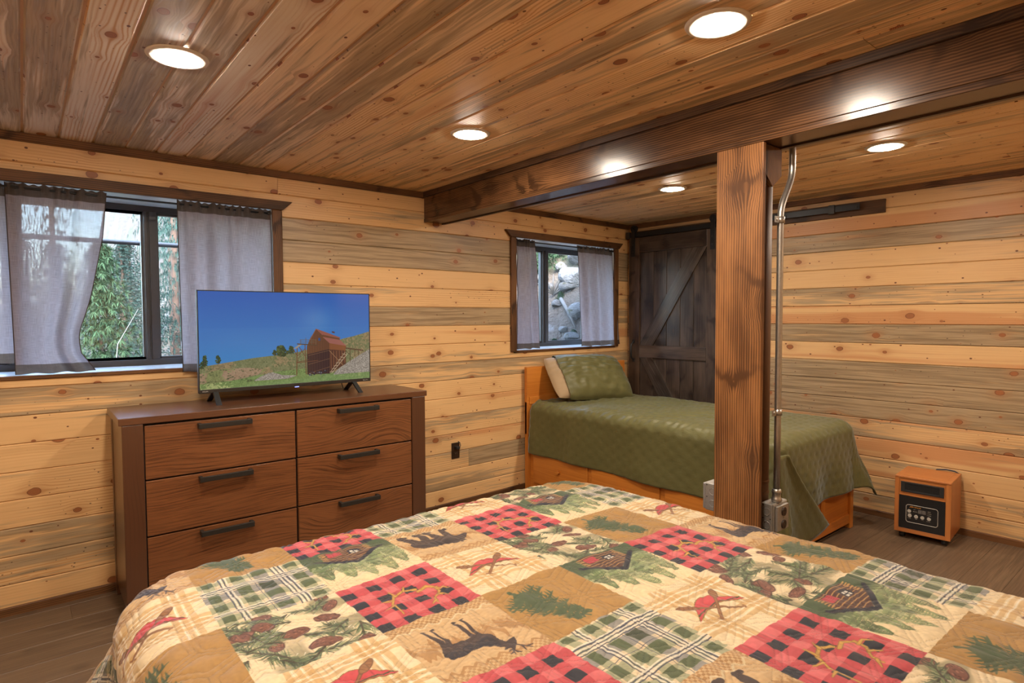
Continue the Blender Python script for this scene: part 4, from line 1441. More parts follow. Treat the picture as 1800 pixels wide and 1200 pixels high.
def cell_red(rs):
    p = Paint(NPX, NPX, color=rgb('e06c6e'))
    n = 8
    sa = ((np.floor(p.a * n).astype(int) % 2) == 1).astype(np.float32)
    sb = ((np.floor(p.b * n).astype(int) % 2) == 1).astype(np.float32)
    p.put(np.maximum(sa, sb), rgb('c84a50'))
    p.put(sa * sb, rgb('22222e'))
    g = rgb('d3a14c')
    for pts, w in (([(.40, .53), (.30, .50), (.22, .56), (.24, .66), (.34, .74), (.36, .83)], .030), ([(.24, .60), (.17, .60), (.13, .66)], .026), ([(.27, .69), (.20, .76)], .022), ([(.35, .78), (.42, .84)], .024),
                   ([(.40, .48), (.50, .42), (.62, .46), (.70, .60), (.71, .82)], .030), ([(.60, .46), (.62, .36)], .026), ([(.66, .53), (.76, .50)], .024), ([(.70, .64), (.80, .66)], .024), ([(.50, .43), (.46, .35)], .022)):
        p.line(pts, w + .012, rgb('8d6a30'), (w + .012) * .45)
        p.line(pts, w, g, w * .4)
    return p


def cell_tree(rs):
    p = Paint(NPX, NPX, color=rgb('b38748'))
    col = rgb('4c5b3c')
    bx, by, tx, ty = .74, .20, .48, .92
    dx, dy = tx - bx, ty - by
    nx_, ny_ = -dy, dx
    p.line([(bx + .02, by - .08), (tx, ty)], .045, col, .012)
    for k in range(13):
        t = .02 + .93 * k / 13
        cx, cy = bx + dx * t, by + dy * t
        L = (.32 * (1 - t) ** .7 + .03) * rs.uniform(.55, 1.25)
        for sg in (-1, 1):
            up = rs.uniform(-.02, .10)
            ex, ey = cx + sg * nx_ * L + dx * up, cy + sg * ny_ * L + dy * up
            mx, my = (cx + ex) / 2 + dx * .05, (cy + ey) / 2 + dy * .05
            p.line([(cx, cy), (mx, my), (ex, ey)], .060 * (1 - t) + .020, col, .008)
            for j in range(5):
                f = .25 + .75 * j / 5
                qx, qy = cx + (ex - cx) * f, cy + (ey - cy) * f
                ln = rs.uniform(.05, .10)
                p.line([(qx, qy), (qx - dx * ln + sg * nx_ * .03, qy - dy * ln + sg * ny_ * .03)], .024, col, .004)
    return p


def beige_plaid():
    p = Paint(NPX, NPX, color=rgb('f2dab0'))
    bands = [(.10, .155), (.18, .22), (.25, .30), (.62, .675), (.70, .74), (.77, .82)]
    for c in (p.a, p.b):
        p.put(stripes(p, c, bands) * .50, rgb('c99a58'))
        p.put(stripes(p, c, [(.165, .172), (.235, .242), (.685, .692), (.755, .762)]) * .8, rgb('fbf2dc'))
    return p


def cell_canoe(rs):
    p = beige_plaid()
    pad = rgb('9b6a42')
    hull = [(.17, .58)]
    for k in range(13):
        t = k / 12
        hull.append((.17 + .66 * t, (.60 - .27 * math.sin(math.pi * (t * .94 + .03)))))
    hull.append((.86, .60))
    inner = [(.78, .585), (.66, .53), (.5, .515), (.34, .53), (.22, .585)]
    p.poly(hull + inner, rgb('8a7a3a'))
    hull2 = [(a_, b_ + .008) for a_, b_ in hull]
    p.poly(hull2 + [(a_, b_ - .012) for a_, b_ in inner], REDC)
    p.line([(.80, .55), (.66, .505), (.5, .49), (.34, .505), (.20, .55)], .014, rgb('4c5030'))
    for (a0, b0, a1, b1) in ((.80, .36, .32, .68), (.28, .32, .66, .68)):
        p.line([(a0, b0), (a1, b1)], .030, rgb('6e4830'))
        p.line([(a0, b0), (a1, b1)], .020, pad)
        L = math.hypot(a1 - a0, b1 - b0)
        ux, uy = (a1 - a0) / L, (b1 - b0) / L
        p.ell((a0 + ux * .06, b0 + uy * .06), .105, .042, rgb('6e4830'), math.atan2(uy, ux))
        p.ell((a0 + ux * .06, b0 + uy * .06), .095, .034, pad, math.atan2(uy, ux))
        for j in range(4):
            q0 = (a0 + ux * (-.01 + .04 * j), b0 + uy * (-.01 + .04 * j))
            p.line([(q0[0] - uy * .025, q0[1] + ux * .025), (q0[0] + uy * .025, q0[1] - ux * .025)], .008, rgb('7d5233'))
        p.line([(a1 - uy * .03, b1 + ux * .03), (a1 + uy * .03, b1 - ux * .03)], .018, pad)
    return p


def cell_plaid(rs):
    p = Paint(NPX, NPX, color=rgb('eed6ae'))
    wa = [(.05, .17), (.36, .50), (.58, .70), (.86, .96)]
    wb = [(.02, .12), (.32, .47), (.55, .68), (.84, .95)]
    ma, mb_ = stripes(p, p.a, wa), stripes(p, p.b, wb)
    p.put(np.maximum(ma, mb_) * .85, rgb('a3a783'))
    lil = np.maximum(stripes(p, p.a, [(.36, .50)]), stripes(p, p.b, [(.32, .47)]))
    p.put(lil * .7, rgb('8f8a90'))
    p.put(ma * mb_, rgb('56623f'))
    p.put(stripes(p, p.a, [(.36, .50)]) * stripes(p, p.b, [(.32, .47)]), rgb('3c4430'))
    for c in (p.a, p.b):
        p.put(stripes(p, c, [(.195, .212), (.235, .252), (.275, .292), (.735, .752), (.775, .792)]) * .9, rgb('f4ead2'))
        p.put(stripes(p, c, [(.213, .226), (.253, .266), (.293, .304), (.753, .766), (.793, .805), (.52, .530)]) * .85, rgb('3f4358'))
    tw = ((np.floor((p.a + p.b) * 60).astype(int) % 2) == 0) * .10
    p.put(tw.astype(np.float32), rgb('6a6a55'))
    return p


def band_ground(rs):
    p = Paint(NPX, NPX, color=rgb('d8b482'))
    ln = ((np.floor(p.b * 44).astype(int) % 2) == 0) * .16
    p.put(ln.astype(np.float32), rgb('b98a55'))
    br = rgb('a97a47')
    dots = ((np.floor(p.a * 40).astype(int) + np.floor(p.b * 40).astype(int)) % 2 == 0)
    zig = np.abs(((p.a * 7) % 1) - .5) * .12
    p.put((dots & (p.b < .12 + zig)) * .8, br)
    p.put(((p.b > .10 + zig) & (p.b < .125 + zig)) * .9, rgb('e9d3a8'))
    jag = .62 + .05 * np.sin(p.a * 37) + .04 * np.sin(p.a * 61 + 1) + .03 * np.sin(p.a * 101)
    p.put(((p.b > jag - .16) & (p.b < jag) & (np.abs(p.a - .5) > .05)) * .75, br)
    p.put((dots & (p.b > .40) & (p.b < jag - .12)) * .55, rgb('b98a55'))
    zz = .93 - np.abs(((p.a * 9) % 1) - .5) * .10
    p.put(((p.b > zz - .03) & (p.b < zz)) * .8, br)
    p.put((dots & (p.b > zz)) * .6, br)
    return p


def cell_elk(rs):
    p = band_ground(rs)
    c, d = rgb('463735'), rgb('302a31')
    for pts, w in (([(.75, .60), (.72, .45), (.755, .36), (.775, .235)], .060), ([(.70, .56), (.665, .45), (.69, .36), (.69, .235)], .055), ([(.45, .56), (.47, .42), (.465, .33), (.475, .235)], .050), ([(.40, .57), (.405, .42), (.395, .33), (.40, .235)], .048)):
        p.line(pts, w, c, .018)
        p.ell((pts[-1][0] - .012, .238), .024, .012, c)
    p.poly([(.80, .60), (.81, .67), (.78, .725), (.70, .735), (.60, .705), (.50, .70), (.43, .74), (.37, .80), (.335, .845), (.29, .865), (.25, .835), (.205, .775), (.195, .735), (.235, .73), (.285, .745), (.315, .70), (.33, .62), (.36, .54), (.42, .51), (.52, .53), (.62, .53), (.70, .51), (.76, .53)], c)
    p.poly([(.80, .62), (.79, .71), (.70, .725), (.55, .69), (.43, .72), (.36, .79), (.34, .70), (.38, .60), (.5, .60), (.65, .60)], d)
    for k in range(26):
        p.ell((rs.uniform(.38, .78), rs.uniform(.56, .69)), .018, .010, rgb('5d4a42'), rs.rand() * 3, .7)
    p.poly([(.335, .84), (.40, .86), (.33, .80)], c)
    for pts in ([(.29, .855), (.335, .90), (.36, .955)], [(.32, .885), (.29, .945)], [(.345, .92), (.395, .94)], [(.25, .84), (.215, .885), (.175, .945)], [(.225, .87), (.24, .94)], [(.20, .905), (.15, .915)], [(.30, .86), (.38, .90)]):
        p.line(pts, .020, c, .008)
    return p


def cell_bear(rs):
    p = band_ground(rs)
    c, d = rgb('4a3a35'), rgb('33292b')
    for pts, w in (([(.76, .50), (.80, .36), (.86, .18)], .15), ([(.64, .48), (.64, .32), (.66, .17)], .12), ([(.46, .48), (.50, .32), (.53, .18)], .13), ([(.36, .50), (.33, .34), (.31, .20)], .12)):
        p.line(pts, w, c, w * .6)
        p.ell((pts[-1][0] - .03, pts[-1][1]), .06, .028, c)
    p.poly([(.88, .46), (.89, .56), (.83, .66), (.72, .70), (.58, .67), (.46, .72), (.38, .71), (.30, .68), (.22, .62), (.155, .55), (.15, .51), (.20, .495), (.27, .50), (.33, .44), (.45, .42), (.60, .43), (.72, .40), (.82, .41)], c)
    p.poly([(.86, .56), (.80, .64), (.70, .68), (.58, .65), (.46, .69), (.36, .66), (.34, .56), (.5, .52), (.7, .52)], d)
    p.ell((.275, .68), .025, .025, c)
    p.ell((.33, .70), .022, .024, c)
    for k in range(26):
        p.ell((rs.uniform(.36, .84), rs.uniform(.46, .66)), .022, .012, rgb('5b4638'), rs.rand() * 3, .6)
    return p


def cell_cabin(rs):
    p = Paint(NPX, NPX, color=rgb('f2d8aa'))
    n = smooth_noise(NPX, NPX, 6, 6, 4)
    n2 = smooth_noise(NPX, NPX, 26, 26, 9)
    p.put(np.clip((.34 + .16 * n - p.b) * 12, 0, 1), rgb('4f5f42'))

    def conifer(x, y, h, w, col):
        for k in range(26):
            t = k / 26
            ww = (w * (1 - t) ** .8 + .012) * rs.uniform(.7, 1.15)
            cy = y + h * t
            cc = tuple(np.clip(np.array(col) * rs.uniform(.74, 1.2), 0, 1))
            for sg in (-1, 1):
                p.line([(x, cy), (x + sg * ww, cy + rs.uniform(-.015, .02))], .034 * (1 - t) + .008, cc, .004)
                for f in (.35, .6, .85):
                    p.line([(x + sg * ww * f, cy), (x + sg * ww * f + sg * .02, cy - rs.uniform(.025, .045))], .014, cc, .003)
        p.line([(x, y), (x, y + h * 1.04)], .022, col, .004)
    for (x, y, h, w, c) in ((.30, .30, .64, .16, rgb('8b9766')), (.12, .22, .62, .17, rgb('7f8c5f')), (.52, .34, .60, .15, rgb('8f9a6b')), (.70, .32, .50, .15, rgb('7c8a5c')), (.90, .22, .52, .16, rgb('66774e')), (.40, .28, .46, .13, rgb('73835a'))):
        conifer(x, y, h, w, c)
    p.put((n2 > .72) * (p.b > .3) * (p.b < .75) * .5, rgb('c3c79c'))
    p.put(np.clip((.26 + .10 * n - p.b) * 14, 0, 1), rgb('4b5b3e'))
    wallp = [(.27, .03), (.77, .03), (.80, .24), (.52, .44), (.21, .24)]
    p.poly(wallp, rgb('54352c'))
    tan = rgb('c79a5a')
    for k in range(8):
        yy = .055 + k * .046
        half = min(1.0, max(.05, (.46 - yy) / .24))
        a0, a1 = .50 - .26 * half, .50 + .27 * half
        p.line([(a0, yy), (.5, yy - .012), (a1, yy)], .010, tan)
    for k in range(7):
        p.line([(.745, .05 + .03 * k), (.795, .05 + .03 * k)], .014, tan)
        p.line([(.235, .05 + .03 * k), (.285, .05 + .03 * k)], .014, tan)
    p.poly([(.57, .07), (.72, .07), (.72, .17), (.57, .17)], rgb('c8474f'))
    for k in range(5):
        p.line([(.575, .08 + .02 * k), (.715, .08 + .02 * k)], .005, rgb('8f2f3a'))
    p.poly([(.36, .11), (.50, .11), (.50, .21), (.36, .21)], NAVY)
    for (x, y) in ((.385, .135), (.44, .135), (.385, .175), (.44, .175)):
        p.poly([(x, y), (x + .04, y), (x + .04, y + .03), (x, y + .03)], rgb('e6e0d0'))
    p.line([(.13, .20), (.51, .475)], .055, NAVY)
    p.line([(.51, .475), (.88, .21)], .055, NAVY)
    return p


def cell_pine(rs):
    p = Paint(NPX, NPX, color=rgb('f2dab0'))
    n = smooth_noise(NPX, NPX, 5, 5, rs.randint(99))
    p.put(np.clip((n - .56) * 4, 0, .55), rgb('6d6b4c'))

    def branch(x, y, ang, L):
        k = 0
        for t in np.linspace(0, 1, int(34 * L / .5)):
            cx, cy = x + math.cos(ang) * L * t, y + math.sin(ang) * L * t
            for sg in (-1, 1):
                w = ang + sg * rs.uniform(.35, .9)
                ln = rs.uniform(.08, .16) * (1 - .35 * t)
                col = rgb(['5a6a45', '48583a', '74825a', '3c4733', '8d966c'][rs.randint(5)])
                p.line([(cx, cy), (cx + math.cos(w) * ln, cy + math.sin(w) * ln)], .013, col, .004)
        p.line([(x, y), (x + math.cos(ang) * L, y + math.sin(ang) * L)], .018, rgb('4b4030'), .008)
    for _ in range(19):
        branch(rs.rand(), rs.rand(), rs.uniform(0, 6.28), rs.uniform(.3, .55))
    for _ in range(11):
        x, y, rot = rs.rand(), rs.rand(), rs.uniform(0, 3.14)
        ra, rb_ = rs.uniform(.07, .13), rs.uniform(.045, .065)
        p.ell((x, y), ra + .008, rb_ + .008, rgb('4d2f26'), rot)
        p.ell((x, y), ra, rb_, rgb('7d4f3f'), rot)
        for j in range(30):
            u, w = rs.uniform(-.9, .9), rs.uniform(-.8, .8)
            if u * u + w * w < .85:
                xx, yy = u * ra, w * rb_
                p.ell((x + xx * math.cos(rot) - yy * math.sin(rot), y + xx * math.sin(rot) + yy * math.cos(rot)), .010, .006, rgb('a4715a') if rs.rand() < .5 else rgb('5a382d'), rot)
    for _ in range(5):
        branch(rs.rand(), rs.rand(), rs.uniform(0, 6.28), rs.uniform(.18, .35))
    for _ in range(26):
        x, y, w = rs.rand(), rs.rand(), rs.uniform(0, 6.28)
        p.line([(x, y), (x + .035 * math.cos(w), y + .035 * math.sin(w))], .009, rgb('f6ecd6'), .003)
    return p


MAKER = dict(red=cell_red, tree=cell_tree, canoe=cell_canoe, plaid=cell_plaid, elk=cell_elk, bear=cell_bear, cabin=cell_cabin, pine=cell_pine)
TABLE = {-5: ['cabin', 'red', 'pine', 'canoe'], -4: ['plaid', 'bear', 'tree', 'red'], -3: ['tree', 'pine', 'cabin', 'plaid'], -2: ['red', 'tree', 'canoe', 'elk'], -1: ['canoe', 'pine', 'plaid', 'tree'],
         0: ['elk', 'red', 'cabin', 'red'], 1: ['tree', 'canoe', 'bear', 'plaid'], 2: ['cabin', 'pine', 'red', 'canoe'], 3: ['red', 'tree', 'cabin', 'pine'], 4: ['elk', 'canoe', 'plaid', 'tree'], 5: ['pine', 'red', 'tree', 'cabin'], 6: ['tree', 'cabin', 'elk', 'red'], 7: ['plaid', 'canoe', 'pine', 'tree']}
I0, I1, J0, J1 = -4, 7, -5, 6
cells = {}
for nm_, fn in MAKER.items():
    cells[nm_] = [fn(np.random.RandomState(20 + 7 * k)).im for k in range(3 if nm_ == 'pine' else 1)]
NI, NJ = I1 - I0 + 1, J1 - J0 + 1
quilt_im = np.zeros((NJ * NPX, NI * NPX, 3), np.float32)
for i in range(I0, I1 + 1):
    for j in range(J0, J1 + 1):
        kind = TABLE[i][j % 4]
        cim = cells[kind][(i * 5 + j * 3) % len(cells[kind])]
        # the prints stand upright seen from the foot of the bed: turn them by half a turn
        quilt_im[(j - J0) * NPX:(j - J0 + 1) * NPX, (i - I0) * NPX:(i - I0 + 1) * NPX] = cim[::-1, ::-1]
QS0, QS1 = CX0 + CX * I0, CX0 + CX * (I1 + 1)
QT0, QT1 = CY0 + CY * J0, CY0 + CY * (J1 + 1)


def stitch_dist(S, T):
    """distance to the quilting lines: doubled hexagon outlines with spokes (metres)"""
    a = 0.105
    X, Y = S / a, T / a
    # hexagonal lattice, nearest centre
    h = math.sqrt(3)
    best = None
    c1x, c1y = np.round(X / h) * h, np.round(Y / 3) * 3
    c2x, c2y = (np.round(X / h - .5) + .5) * h, (np.round(Y / 3 - .5) + .5) * 3
    d1 = (X - c1x) ** 2 + (Y - c1y) ** 2
    d2 = (X - c2x) ** 2 + (Y - c2y) ** 2
    lx = np.where(d1 < d2, X - c1x, X - c2x)
    ly = np.where(d1 < d2, Y - c1y, Y - c2y)
    r = np.maximum.reduce([np.abs(lx), np.abs(lx * .5 + ly * h / 2), np.abs(lx * .5 - ly * h / 2)])
    dh = np.abs(h / 2 - r)                      # outline
    dh2 = np.abs(h / 2 - .17 - r)
    # rhombus spokes to alternate corners
    ds = 9
    for w in (math.pi / 2, math.pi / 2 + 2 * math.pi / 3, math.pi / 2 + 4 * math.pi / 3):
        ux, uy = math.cos(w), math.sin(w)
        tt = np.clip(lx * ux + ly * uy, 0, 1.0)
        ds = np.minimum(ds, np.hypot(lx - tt * ux, ly - tt * uy))
    ds2 = np.abs(ds - .12) + (ds < .05) * 0
    return np.minimum(np.minimum(dh, dh2), np.minimum(ds, ds2 + 0.0)) * a


sg_ = (np.arange(NI * NPX) + .5) / (NI * NPX) * (QS1 - QS0) + QS0
tg_ = (np.arange(NJ * NPX) + .5) / (NJ * NPX) * (QT1 - QT0) + QT0
SS, TT = np.meshgrid(sg_[::2], tg_[::2])
SD = stitch_dist(SS + 0.004 * np.sin(TT * 31), TT + 0.004 * np.sin(SS * 27))
puff = 1 - np.exp(-(SD / 0.0045))
puff = puff * .85 + .15 * smooth_noise(SS.shape[0], SS.shape[1], 240, 220, 3)
# stitched thread darkens the cloth a little along its own line
thr = np.clip(1 - SD / 0.0016, 0, 1)
thr = np.repeat(np.repeat(thr, 2, 0), 2, 1)[:quilt_im.shape[0], :quilt_im.shape[1], None]
quilt_im = quilt_im * (1 - thr * .16)
wv = smooth_noise(quilt_im.shape[0], quilt_im.shape[1], 500, 520, 13)[..., None]
quilt_im = quilt_im * (.95 + .10 * wv) * .775

qm = NT('patchwork quilt print')
uvn = qm.n('ShaderNodeUVMap', uv_map='cloth').outputs[0]
qi = qm.n('ShaderNodeTexImage', image=make_image('quilt print', quilt_im))
qb = qm.n('ShaderNodeTexImage', image=make_image('quilt relief', puff.astype(np.float32)))
qb.image.colorspace_settings.name = 'Non-Color'
for nd in (qi, qb):
    qm.set(nd.inputs[0], uvn)
bn = qm.n('ShaderNodeBump', {'Height': qb.outputs[0], 'Strength': 0.55, 'Distance': 0.005})
qm.surf(qi.outputs[0], 0.62, normal=bn.outputs[0], **{'Sheen Weight': 0.25, 'Sheen Roughness': 0.4, 'Specular IOR Level': 0.25})

# ------------------------------------------------------------------ big bed under the quilt
BR = (0.265, 1.885, -0.22, 1.885)
ZB = 0.680
bed = thing('patchwork_bed', 'large bed under the patchwork quilt in the foreground', 'bed', (0, 0, 0))
MATT = mat_plain('mattress ticking', (0.62, 0.58, 0.50), 0.8)
part('mattress', MB().box(0.19, 1.955, -0.25, 1.945, 0.40, ZB - 0.045), MATT, bed, bev=0.05)
part('box_spring', MB().box(0.20, 1.945, -0.25, 1.935, 0.18, 0.398), MATT, bed, bev=0.02)
fr_ = MB().box(0.20, 1.945, -0.26, 1.93, 0.14, 0.178)
part('frame', fr_, BLACKM, bed)
for (xx, yy) in ((0.26, 1.86), (1.88, 1.86), (0.26, -0.2), (1.88, -0.2)):
    part('leg', MB().tube([(xx, yy, 0.001), (xx, yy, 0.14)], 0.02, 12), BLACKM, bed)
part('headboard', MB().box(0.15, 1.99, -0.40, -0.36, 0.02, 1.05), OAK, bed, grain=0, bev=0.006, props=wp(tone=0.1))

st_ = 0.0105
S1 = np.arange(-0.34, 2.46, st_)
T1 = np.arange(-0.24, 2.45, st_)
SG, TG = np.meshgrid(S1, T1, indexing='ij')
P, N = drape(SG, TG, BR, 0.10, 0.115, ZB, 0.015, 0.008, 9.0, 3, dome=0.012, corner_flare=0.62)
sd = stitch_dist(SG + 0.004 * np.sin(TG * 31), TG + 0.004 * np.sin(SG * 27))
ph = (1 - np.exp(-(sd / 0.010))) * 0.0068 + 0.0045 * vnoise(SG * 1.3, TG * 1.3, 5)
P = P + N * ph[..., None]
# the near side bulges out over the pillows toward the head
P[..., 0] += 0.07 * np.clip((1.7 - P[..., 1]) / 1.4, 0, 1) * np.clip((P[..., 0] - 1.2) / 0.7, 0, 1)
quilt = cloth_object('patchwork_quilt', P, (SG - QS0) / (QS1 - QS0), (TG - QT0) / (QT1 - QT0), qm.mat)
tag(quilt, 'quilted patchwork bedspread with red checks, cabins, pines, canoes and elk', 'quilt')
so = quilt.modifiers.new('thick', 'SOLIDIFY')
so.thickness = 0.008
so.offset = -1

# ------------------------------------------------------------------ captain's bed with the green quilt
BX0, BX1, BYF, BYH = 3.185, 4.255, 1.605, 3.655
cb = thing('single_bed', 'honey coloured single bed with panelled base and plain headboard under the small window', 'bed')
part('headboard', MB().box(3.155, 4.370, 3.660, 3.695, 0.45, 1.003), HONEY, cb, grain=0, bev=0.006, props=wp())
for xx in (3.155, 4.320):
    part('post', MB().box(xx, xx + 0.05, 3.655, 3.690, 0.001, 0.72), HONEY, cb, grain=2, bev=0.004, props=wp())
part('headboard_rail', MB().box(3.175, 4.35, 3.648, 3.660, 0.70, 0.76), HONEY, cb, grain=0, bev=0.003, props=wp())
part('side_panel', MB().box(BX0, BX0 + 0.022, BYF + 0.05, BYH, 0.02, 0.40), HONEY, cb, grain=1, bev=0.003, props=wp())
part('side_panel', MB().box(BX1 - 0.022, BX1, BYF + 0.05, BYH, 0.02, 0.40), HONEY, cb, grain=1, bev=0.003, props=wp())
for k in range(3):
    y0 = BYF + 0.12 + 0.64 * k
    dw = part('drawer', MB().box(BX0 - 0.014, BX0, y0, y0 + 0.60, 0.07, 0.36), HONEY, cb, grain=1, bev=0.004, props=wp())
    part('knob', MB().tube([(BX0 - 0.014, y0 + 0.3, 0.21), (BX0 - 0.036, y0 + 0.3, 0.21)], 0.014, 14), HONEY, dw, grain=0, props=wp())
for xx in (BX0, BX1 - 0.045):
    part('leg', MB().box(xx, xx + 0.045, BYF, BYF + 0.045, 0.001, 0.46), HONEY, cb, grain=2, bev=0.003, props=wp())
part('foot_panel', MB().box(BX0 + 0.04, BX1 - 0.04, BYF + 0.018, BYF + 0.030, 0.06, 0.44), HONEY, cb, grain=0, props=wp())
part('foot_rail', MB().box(BX0 + 0.045, BX1 - 0.045, BYF + 0.006, BYF + 0.030, 0.035, 0.095), HONEY, cb, grain=0, bev=0.002, props=wp())
part('foot_rail', MB().box(BX0 + 0.045, BX1 - 0.045, BYF + 0.006, BYF + 0.030, 0.39, 0.45), HONEY, cb, grain=0, bev=0.002, props=wp())
part('foot_stile', MB().box(3.79, 3.845, BYF + 0.007, BYF + 0.030, 0.095, 0.39), HONEY, cb, grain=2, bev=0.002, props=wp())
part('platform', MB().box(BX0 + 0.022, BX1 - 0.022, BYF + 0.035, BYH, 0.40, 0.43), HONEY, cb, grain=1, props=wp())
mt = part('mattress', MB().box(BX0 + 0.02, BX1 - 0.02, BYF + 0.03, BYH - 0.005, 0.432, 0.690), MATT, cb, bev=0.05)


def mat_olive():
    t = NT('olive sateen quilting')
    uvn_ = t.n('ShaderNodeUVMap', uv_map='cloth').outputs[0]
    nz = t.noise(uvn_, 9.0, 3.0, 0.6)
    wr = t.noise(t.n('ShaderNodeMapping', {'Vector': uvn_, 'Scale': (30.0, 14.0, 1.0)}).outputs[0], 1.0, 3.0, 0.6, dist=1.5)
    c = t.mix(nz, (0.098, 0.094, 0.034), (0.135, 0.130, 0.052))
    t.surf(c, 0.46, normal=t.bump(wr, 0.35, 0.005), **{'Sheen Weight': 0.38, 'Sheen Roughness': 0.30, 'Sheen Tint': (0.62, 0.78, 0.90, 1.0), 'Specular IOR Level': 0.28})  # sheen tinted blue to stand in for window light on the cloth
    return t.mat


OLIVE = mat_olive()


def tuft(S, T, a=0.075, b=0.055):
    """staggered stitched dimples"""
    X, Y = S / a, T / b
    row = np.round(Y)
    sh = (row % 2) * .5
    dx = (X - sh - np.round(X - sh)) * a
    dy = (Y - row) * b
    dd = np.hypot(dx * .75, dy)
    row2 = row + np.sign(Y - row)
    return np.exp(-(dd / 0.012) ** 2)


st2 = 0.0115
R2 = (BX0 + 0.06, BX1 - 0.06, BYF + 0.065, BYH + 0.4)
S2 = np.arange(BX0 - 0.40, BX1 + 0.42, st2)
T2 = np.arange(BYF - 0.42, BYH - 0.012, st2)
SG2, TG2 = np.meshgrid(S2, T2, indexing='ij')
ZS = 0.722
P2, N2 = drape(SG2, TG2, R2, 0.05, 0.085, ZS, 0.035, 0.012, 11.0, 8, dome=0.008, corner_flare=0.34, pn=np.where(SG2 < 3.7, 2.0, 4.0))
ph2 = -0.0055 * tuft(SG2 + 0.006 * vnoise(SG2 * 3, TG2 * 3, 2), TG2 + 0.006 * vnoise(SG2 * 3, TG2 * 3, 6)) + 0.0055 * vnoise(SG2 * 1.6, TG2 * 1.6, 9)
# gathered creases where the cover is pulled over the long edge
edge = np.exp(-((SG2 - (BX0 + 0.07)) / 0.10) ** 2) * np.clip((TG2 - 2.0) / 0.4, 0, 1)
ph2 = ph2 + edge * 0.0065 * np.sin(TG2 * 95 + SG2 * 30 + 2.2 * np.sin(TG2 * 17))
topm = (N2[..., 2] > .8)
ph2 = ph2 + topm * 0.0035 * np.sin(SG2 * 60 + TG2 * 22 + 2.0 * np.sin(TG2 * 9 + SG2 * 6)) * np.clip((TG2 - 1.8) / 0.6, 0, 1)
P2 = P2 + N2 * ph2[..., None]
# keep the far side of the cover clear of the planks
P2[..., 0] = np.minimum(P2[..., 0], 4.648 - 0.0368 * (P2[..., 1] - 1.2) - 0.03)
gq = cloth_object('green_quilt', P2, SG2, TG2, OLIVE)
tag(gq, 'olive green tufted quilt hanging over the single bed', 'quilt')
so = gq.modifiers.new('thick', 'SOLIDIFY')
so.thickness = 0.008
so.offset = -1

# the long corner is tucked round the foot of the bed
nf = 30
Uf, Vf = np.meshgrid(np.linspace(0, 1, nf), np.linspace(0, 1, nf), indexing='ij')
xr = 3.205 + 0.46 * Vf ** 1.15
xl = 3.118 + 0.02 * Vf
zt_f, zb_f = 0.655, 0.085 + 0.10 * Uf ** 2 * 0.9
Xf = xl + (xr - xl) * Uf
Zf = zt_f + (zb_f - zt_f) * Vf
Yf = BYF - 0.052 - 0.018 * Vf - 0.012 * np.sin(Uf * 7 + Vf * 2) * Vf - 0.012 * np.exp(-((Uf - 1) / .12) ** 2)
pf = np.stack([Xf, Yf, Zf], -1)
pf[..., 1] += 0.004 * tuft(Xf, Zf)
fold_ = cloth_object('corner_fold', pf, Xf, Zf, OLIVE, gq)
so = fold_.modifiers.new('thick', 'SOLIDIFY')
so.thickness = 0.007
so.offset = -1

# pillow in an open-ended olive sham, leaning on the headboard
pil = thing('pillow', 'tan pillow in an olive quilted sham leaning on the honey headboard', 'pillow', (3.735, 3.475, 0.900))
nu, nv = 60, 44
U_, V_ = np.meshgrid(np.linspace(-1, 1, nu), np.linspace(-1, 1, nv), indexing='ij')


def pillow_sheet(w, h, th, sgn, puckers, opened=False):
    uu = np.where(U_ < 0, U_ * 0.80, U_) if opened else U_
    e = np.clip(1 - np.abs(uu) ** 2.6, 0, 1) ** .55 * np.clip(1 - np.abs(V_) ** 2.6, 0, 1) ** .55
    pin = 1 - 0.10 * (np.abs(U_) ** 2) * (np.abs(V_) ** 2)
    x = U_ * w / 2 * (1 - .05 * (1 - np.abs(V_)) * np.abs(U_)) * pin
    y = V_ * h / 2 * (1 - .07 * (1 - np.abs(U_)) * np.abs(V_)) * pin
    z = sgn * th / 2 * e
    z = z + puckers * e * (0.010 * vnoise(U_ * 1.6, V_ * 1.6, 4) + 0.006 * np.sin(V_ * 26 + 3 * np.sin(U_ * 3)) * (0.4 + .6 * (V_ > 0)))
    z = z - sgn * 0.0035 * puckers * tuft(x, y, 0.08, 0.06) * e
    return np.stack([x, y, z], -1)


ROTP = Matrix.Rotation(math.radians(-7), 4, 'Z') @ Matrix.Rotation(math.radians(50), 4, 'X') @ Matrix.Rotation(math.radians(-3), 4, 'Z')


def pillow_part(name, sheets, mat, parent, thick=0):
    mb_ = MB()
    S_, T_ = [], []
    for sh in sheets:
        mb_.grid(sh)
    me = mb_.mesh(name)
    uv_ = me.uv_layers.new(name='cloth')
    for lp in me.loops:
        c_ = me.vertices[lp.vertex_index].co
        uv_.data[lp.index].uv = (c_.x, c_.y)
    me.transform(ROTP)
    o = link(name, me, parent, mat=mat)
    return o


